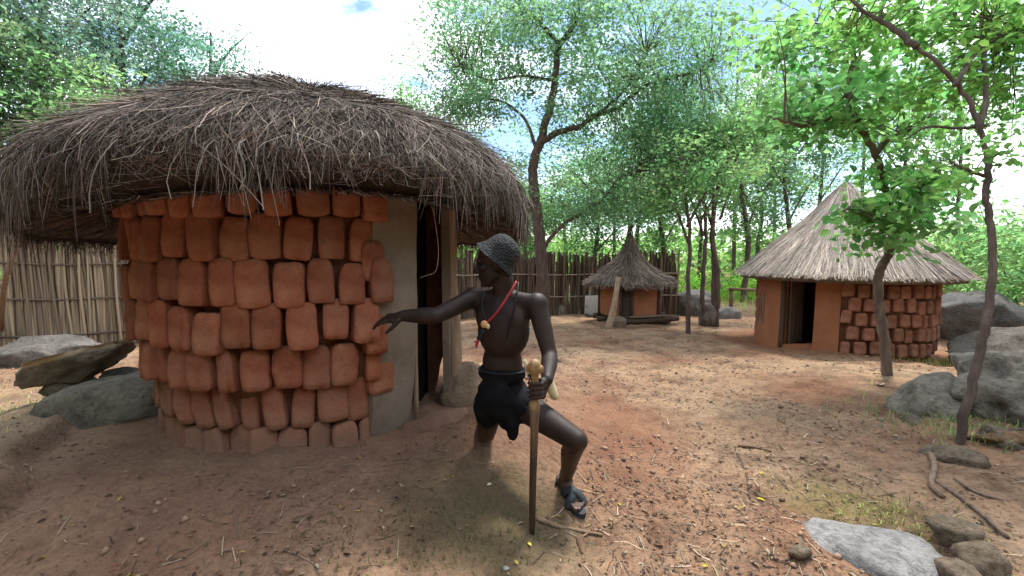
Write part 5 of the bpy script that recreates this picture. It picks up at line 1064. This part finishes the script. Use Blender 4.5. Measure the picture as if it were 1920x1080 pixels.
mb = MB(); mb.add(*ell_((0.034, -0.004, slen - 0.004), (0.012, 0.018, 0.022))); mb.add(*ell_((-0.030, -0.004, slen - 0.004), (0.012, 0.018, 0.020))); mb.build('knob_lobe', M['stick'], so, True)
# ------------------------------------------------------------------ litter, grass and twigs on the earth
rl = np.random.default_rng(909)
def scatter(n, rng):
    """ground places, denser near the photographer, none inside the huts"""
    u = rng.uniform(-1.25, 1.25, n * 2); d = 1.5 * (12 / 1.5) ** rng.random(n * 2); x = u * d; y = d
    k = (np.hypot(x - C1[0], y - C1[1]) > 1.22) & (np.hypot(x - C2[0], y - C2[1]) > R2 + 0.05) & (np.hypot(x - CG[0], y - CG[1]) > w1 * 0.7)
    den = 0.5 + 0.5 * fbm(np.stack([x * 1.1, y * 1.1, 0 * x], -1), 3, 51); k &= rng.random(n * 2) < np.clip(0.9 * (den - 0.22) * 2.2, 0.03, 1) * np.where(np.hypot(x - C1[0], y - C1[1]) < 2.1, 0.4, 1) * np.where(x < -0.2, 0.8, 1)
    return x[k][:n], y[k][:n]
x, y = scatter(15000, rl); n = len(x); pal = np.array([(0.20, 0.125, 0.08), (0.30, 0.20, 0.13), (0.40, 0.29, 0.19), (0.12, 0.075, 0.055), (0.46, 0.37, 0.26), (0.26, 0.11, 0.06), (0.09, 0.065, 0.05)])
colr = 0.72 * pal[rl.choice(7, n, p=(0.24, 0.24, 0.14, 0.16, 0.07, 0.08, 0.07))] * rl.uniform(0.7, 1.25, (n, 1)); gr = rl.random(n) < 0.02; colr[gr] = np.array((0.42, 0.34, 0.06))
sz = (0.007 + 0.026 * rl.random(n) ** 1.7) * (1 + 0.10 * np.maximum(y - 3, 0))
nrm_ = np.tile(np.array([0, 0, 1.0]), (n, 1))
me = leaf_mesh('leaf_litter', np.stack([x, y, G(x, y) + 0.004 + 0.10 * sz], 1), sz, np.clip(colr, 0.01, 0.7), 5, droop=0, normal=nrm_ * 1.6, spread=0.35, wide=0.45)
tag(link('leaf_litter', me, M['litter']), 'dry brown leaf litter strewn over the bare earth', kind='stuff')
# straw bits and twiglets
x, y = scatter(3000, rl); n = len(x); a = rl.uniform(0, math.pi, n); L = rl.uniform(0.02, 0.11, n) * (1 + 0.06 * y); dv = np.stack([np.cos(a), np.sin(a)], 1)
pos = np.stack([np.stack([x + dv[:, 0] * L * s, y + dv[:, 1] * L * s, G(x + dv[:, 0] * L * s, y + dv[:, 1] * L * s) + 0.006], 1) for s in (-0.5, 0, 0.5)], 1)
me = ribbons('straw_bits', pos, rl.uniform(0.002, 0.005, n) * (1 + 0.1 * y), nrm(np.stack([-dv[:, 1], dv[:, 0], 0.2 * rl.normal(size=n)], 1)), straw_cols(n, rl, 0.45, (0.29, 0.22, 0.16), 0.5), 0.8)
tag(link('straw_bits', me, M['litter']), 'scattered straw bits and twiglets on the yard', kind='stuff')
# clods and pebbles
x, y = scatter(1300, rl); n = len(x); s = 0.004 + 0.016 * rl.random(n) ** 3; s *= (1 + 0.08 * y)
ico = np.array([(1, 0, 0), (-1, 0, 0), (0, 1, 0), (0, -1, 0), (0, 0, 0.8), (0, 0, -0.8)], float); fc = np.array([(0, 2, 4), (2, 1, 4), (1, 3, 4), (3, 0, 4), (2, 0, 5), (1, 2, 5), (3, 1, 5), (0, 3, 5)])
vv = np.stack([x, y, G(x, y) + s * 0.3], 1)[:, None, :] + ico[None] * s[:, None, None] * rl.uniform(0.6, 1.3, (n, 6, 1)); ff = (np.arange(n) * 6)[:, None, None] + fc[None]
cc = np.array([(0.27, 0.175, 0.12)]) * rl.uniform(0.5, 1.5, (n, 1))
tag(link('gravel', fast_mesh('gravel', vv.reshape(-1, 3), ff.reshape(-1, 3), np.repeat(np.clip(cc, 0, 0.7), 6, 0)), M['litter']), 'small clods and pebbles scattered on the earth', kind='stuff')
# grass
def grass(n, cx, cy, sx_, sy_, h, col_, rng):
    x = cx + rng.normal(size=n) * sx_; y = cy + rng.normal(size=n) * sy_; a = rng.uniform(0, 6.28, n); hh = h * rng.uniform(0.4, 1.2, n); z = G(x, y)
    pos = np.stack([np.stack([x + np.cos(a) * hh * 0.5 * s * s, y + np.sin(a) * hh * 0.5 * s * s, z - 0.005 + hh * s * (1 - 0.25 * s)], 1) for s in (0, 0.4, 0.75, 1.0)], 1)
    return pos, rng.uniform(0.003, 0.006, n) * (1 + 0.12 * cy), nrm(np.stack([-np.sin(a), np.cos(a), 0.2 * rng.normal(size=n)], 1)), np.clip(np.array(col_) * rng.uniform(0.5, 1.5, (n, 1)), 0.01, 0.4)
parts = [grass(420, 1.95, 2.2, 0.16, 0.14, 0.05, (0.14, 0.15, 0.05), rl), grass(300, -0.2, 1.95, 0.26, 0.14, 0.04, (0.07, 0.08, 0.03), rl), grass(500, 3.4, 3.4, 0.3, 0.3, 0.12, (0.13, 0.16, 0.06), rl), grass(900, -3.9, 3.4, 0.5, 0.9, 0.07, (0.24, 0.22, 0.10), rl), grass(500, 6.6, 6.6, 0.5, 0.4, 0.12, (0.22, 0.24, 0.07), rl), grass(400, -3.0, 4.7, 0.5, 0.4, 0.07, (0.26, 0.26, 0.10), rl),
         grass(1500, 5.2, 17, 3.0, 1.5, 0.5, (0.17, 0.25, 0.05), rl), grass(240, -0.6, 1.75, 0.3, 0.12, 0.035, (0.08, 0.09, 0.03), rl)]
me = ribbons('grass', *[np.concatenate([p_[k] for p_ in parts]) for k in range(4)], 0.2); tag(link('grass', me, M['leaf']), 'short sparse grass tufts on the edges of the yard', kind='stuff')
# fallen sticks that can be picked out
def fallen(label, pts, r0_, r1_, tint=(1, 1, 1)):
    g_ = [gp(*p_) + [0, 0, r0_ * 0.7] for p_ in pts]; mb = MB(); p_ = smooth_path(g_, 5); mb.tube(p_, np.linspace(r0_, r1_, len(p_)), 7, tint, wob=0.25); tag(mb.build('fallen_stick', M['wood'], None, True), label, 'stick')
fallen('long pale fallen stick lying beside the foot of the walking stick', [(1004, 974), (1040, 988), (1080, 997), (1130, 1006)], 0.012, 0.006, (1.25, 1.1, 0.95))
fallen('thin dark bent twig on the open yard', [(1382, 852), (1392, 872), (1402, 900), (1406, 938)], 0.008, 0.005, (0.5, 0.42, 0.38))
fallen('short straight brown twig lying above the bent twig', [(1384, 838), (1412, 840), (1446, 848)], 0.009, 0.005, (0.7, 0.55, 0.45))
fallen('short stubby brown twig near the long pale stick', [(1082, 1010), (1088, 1030), (1092, 1040)], 0.008, 0.006, (0.5, 0.4, 0.35))
fallen('pale root winding past the low brown stone', [(1742, 842), (1752, 880), (1746, 910), (1768, 936)], 0.018, 0.014, (1.1, 0.95, 0.85))
fallen('long grey root running down beside the block shaped stone', [(1745, 900), (1800, 935), (1850, 975), (1890, 1012)], 0.014, 0.009, (0.9, 0.8, 0.76))
fallen('grey stick lying among stones under the big boulder', [(1790, 900), (1830, 925), (1880, 940)], 0.009, 0.006, (0.8, 0.74, 0.7))
for k, (px_, py_, s, c_, lab) in enumerate(((1426, 940, 0.032, (0.50, 0.38, 0.04), 'yellow fallen leaf at the end of the bent twig'), (992, 1024, 0.026, (0.52, 0.44, 0.10), 'small yellow fallen leaf near the tip of the walking stick'), (1388, 955, 0.030, (0.34, 0.22, 0.06), 'ochre fallen leaf beside the yellow leaf'), (918, 912, 0.024, (0.6, 0.5, 0.36), 'pale dry leaf scrap on the dark mossy patch'), (1650, 722, 0.09, (0.56, 0.40, 0.30), 'large pale dry leaf near the bent green tree'))):
    q = gp(px_, py_); me = leaf_mesh('fallen_leaf', np.array([q + [0, 0, 0.01]]), np.array([s * 1.4]), np.array([c_]), 90 + k, 0, np.array([[0, 0, 3.0]]), 0.55, 0.3); tag(link('fallen_leaf', me, M['litter']), lab, 'leaf')
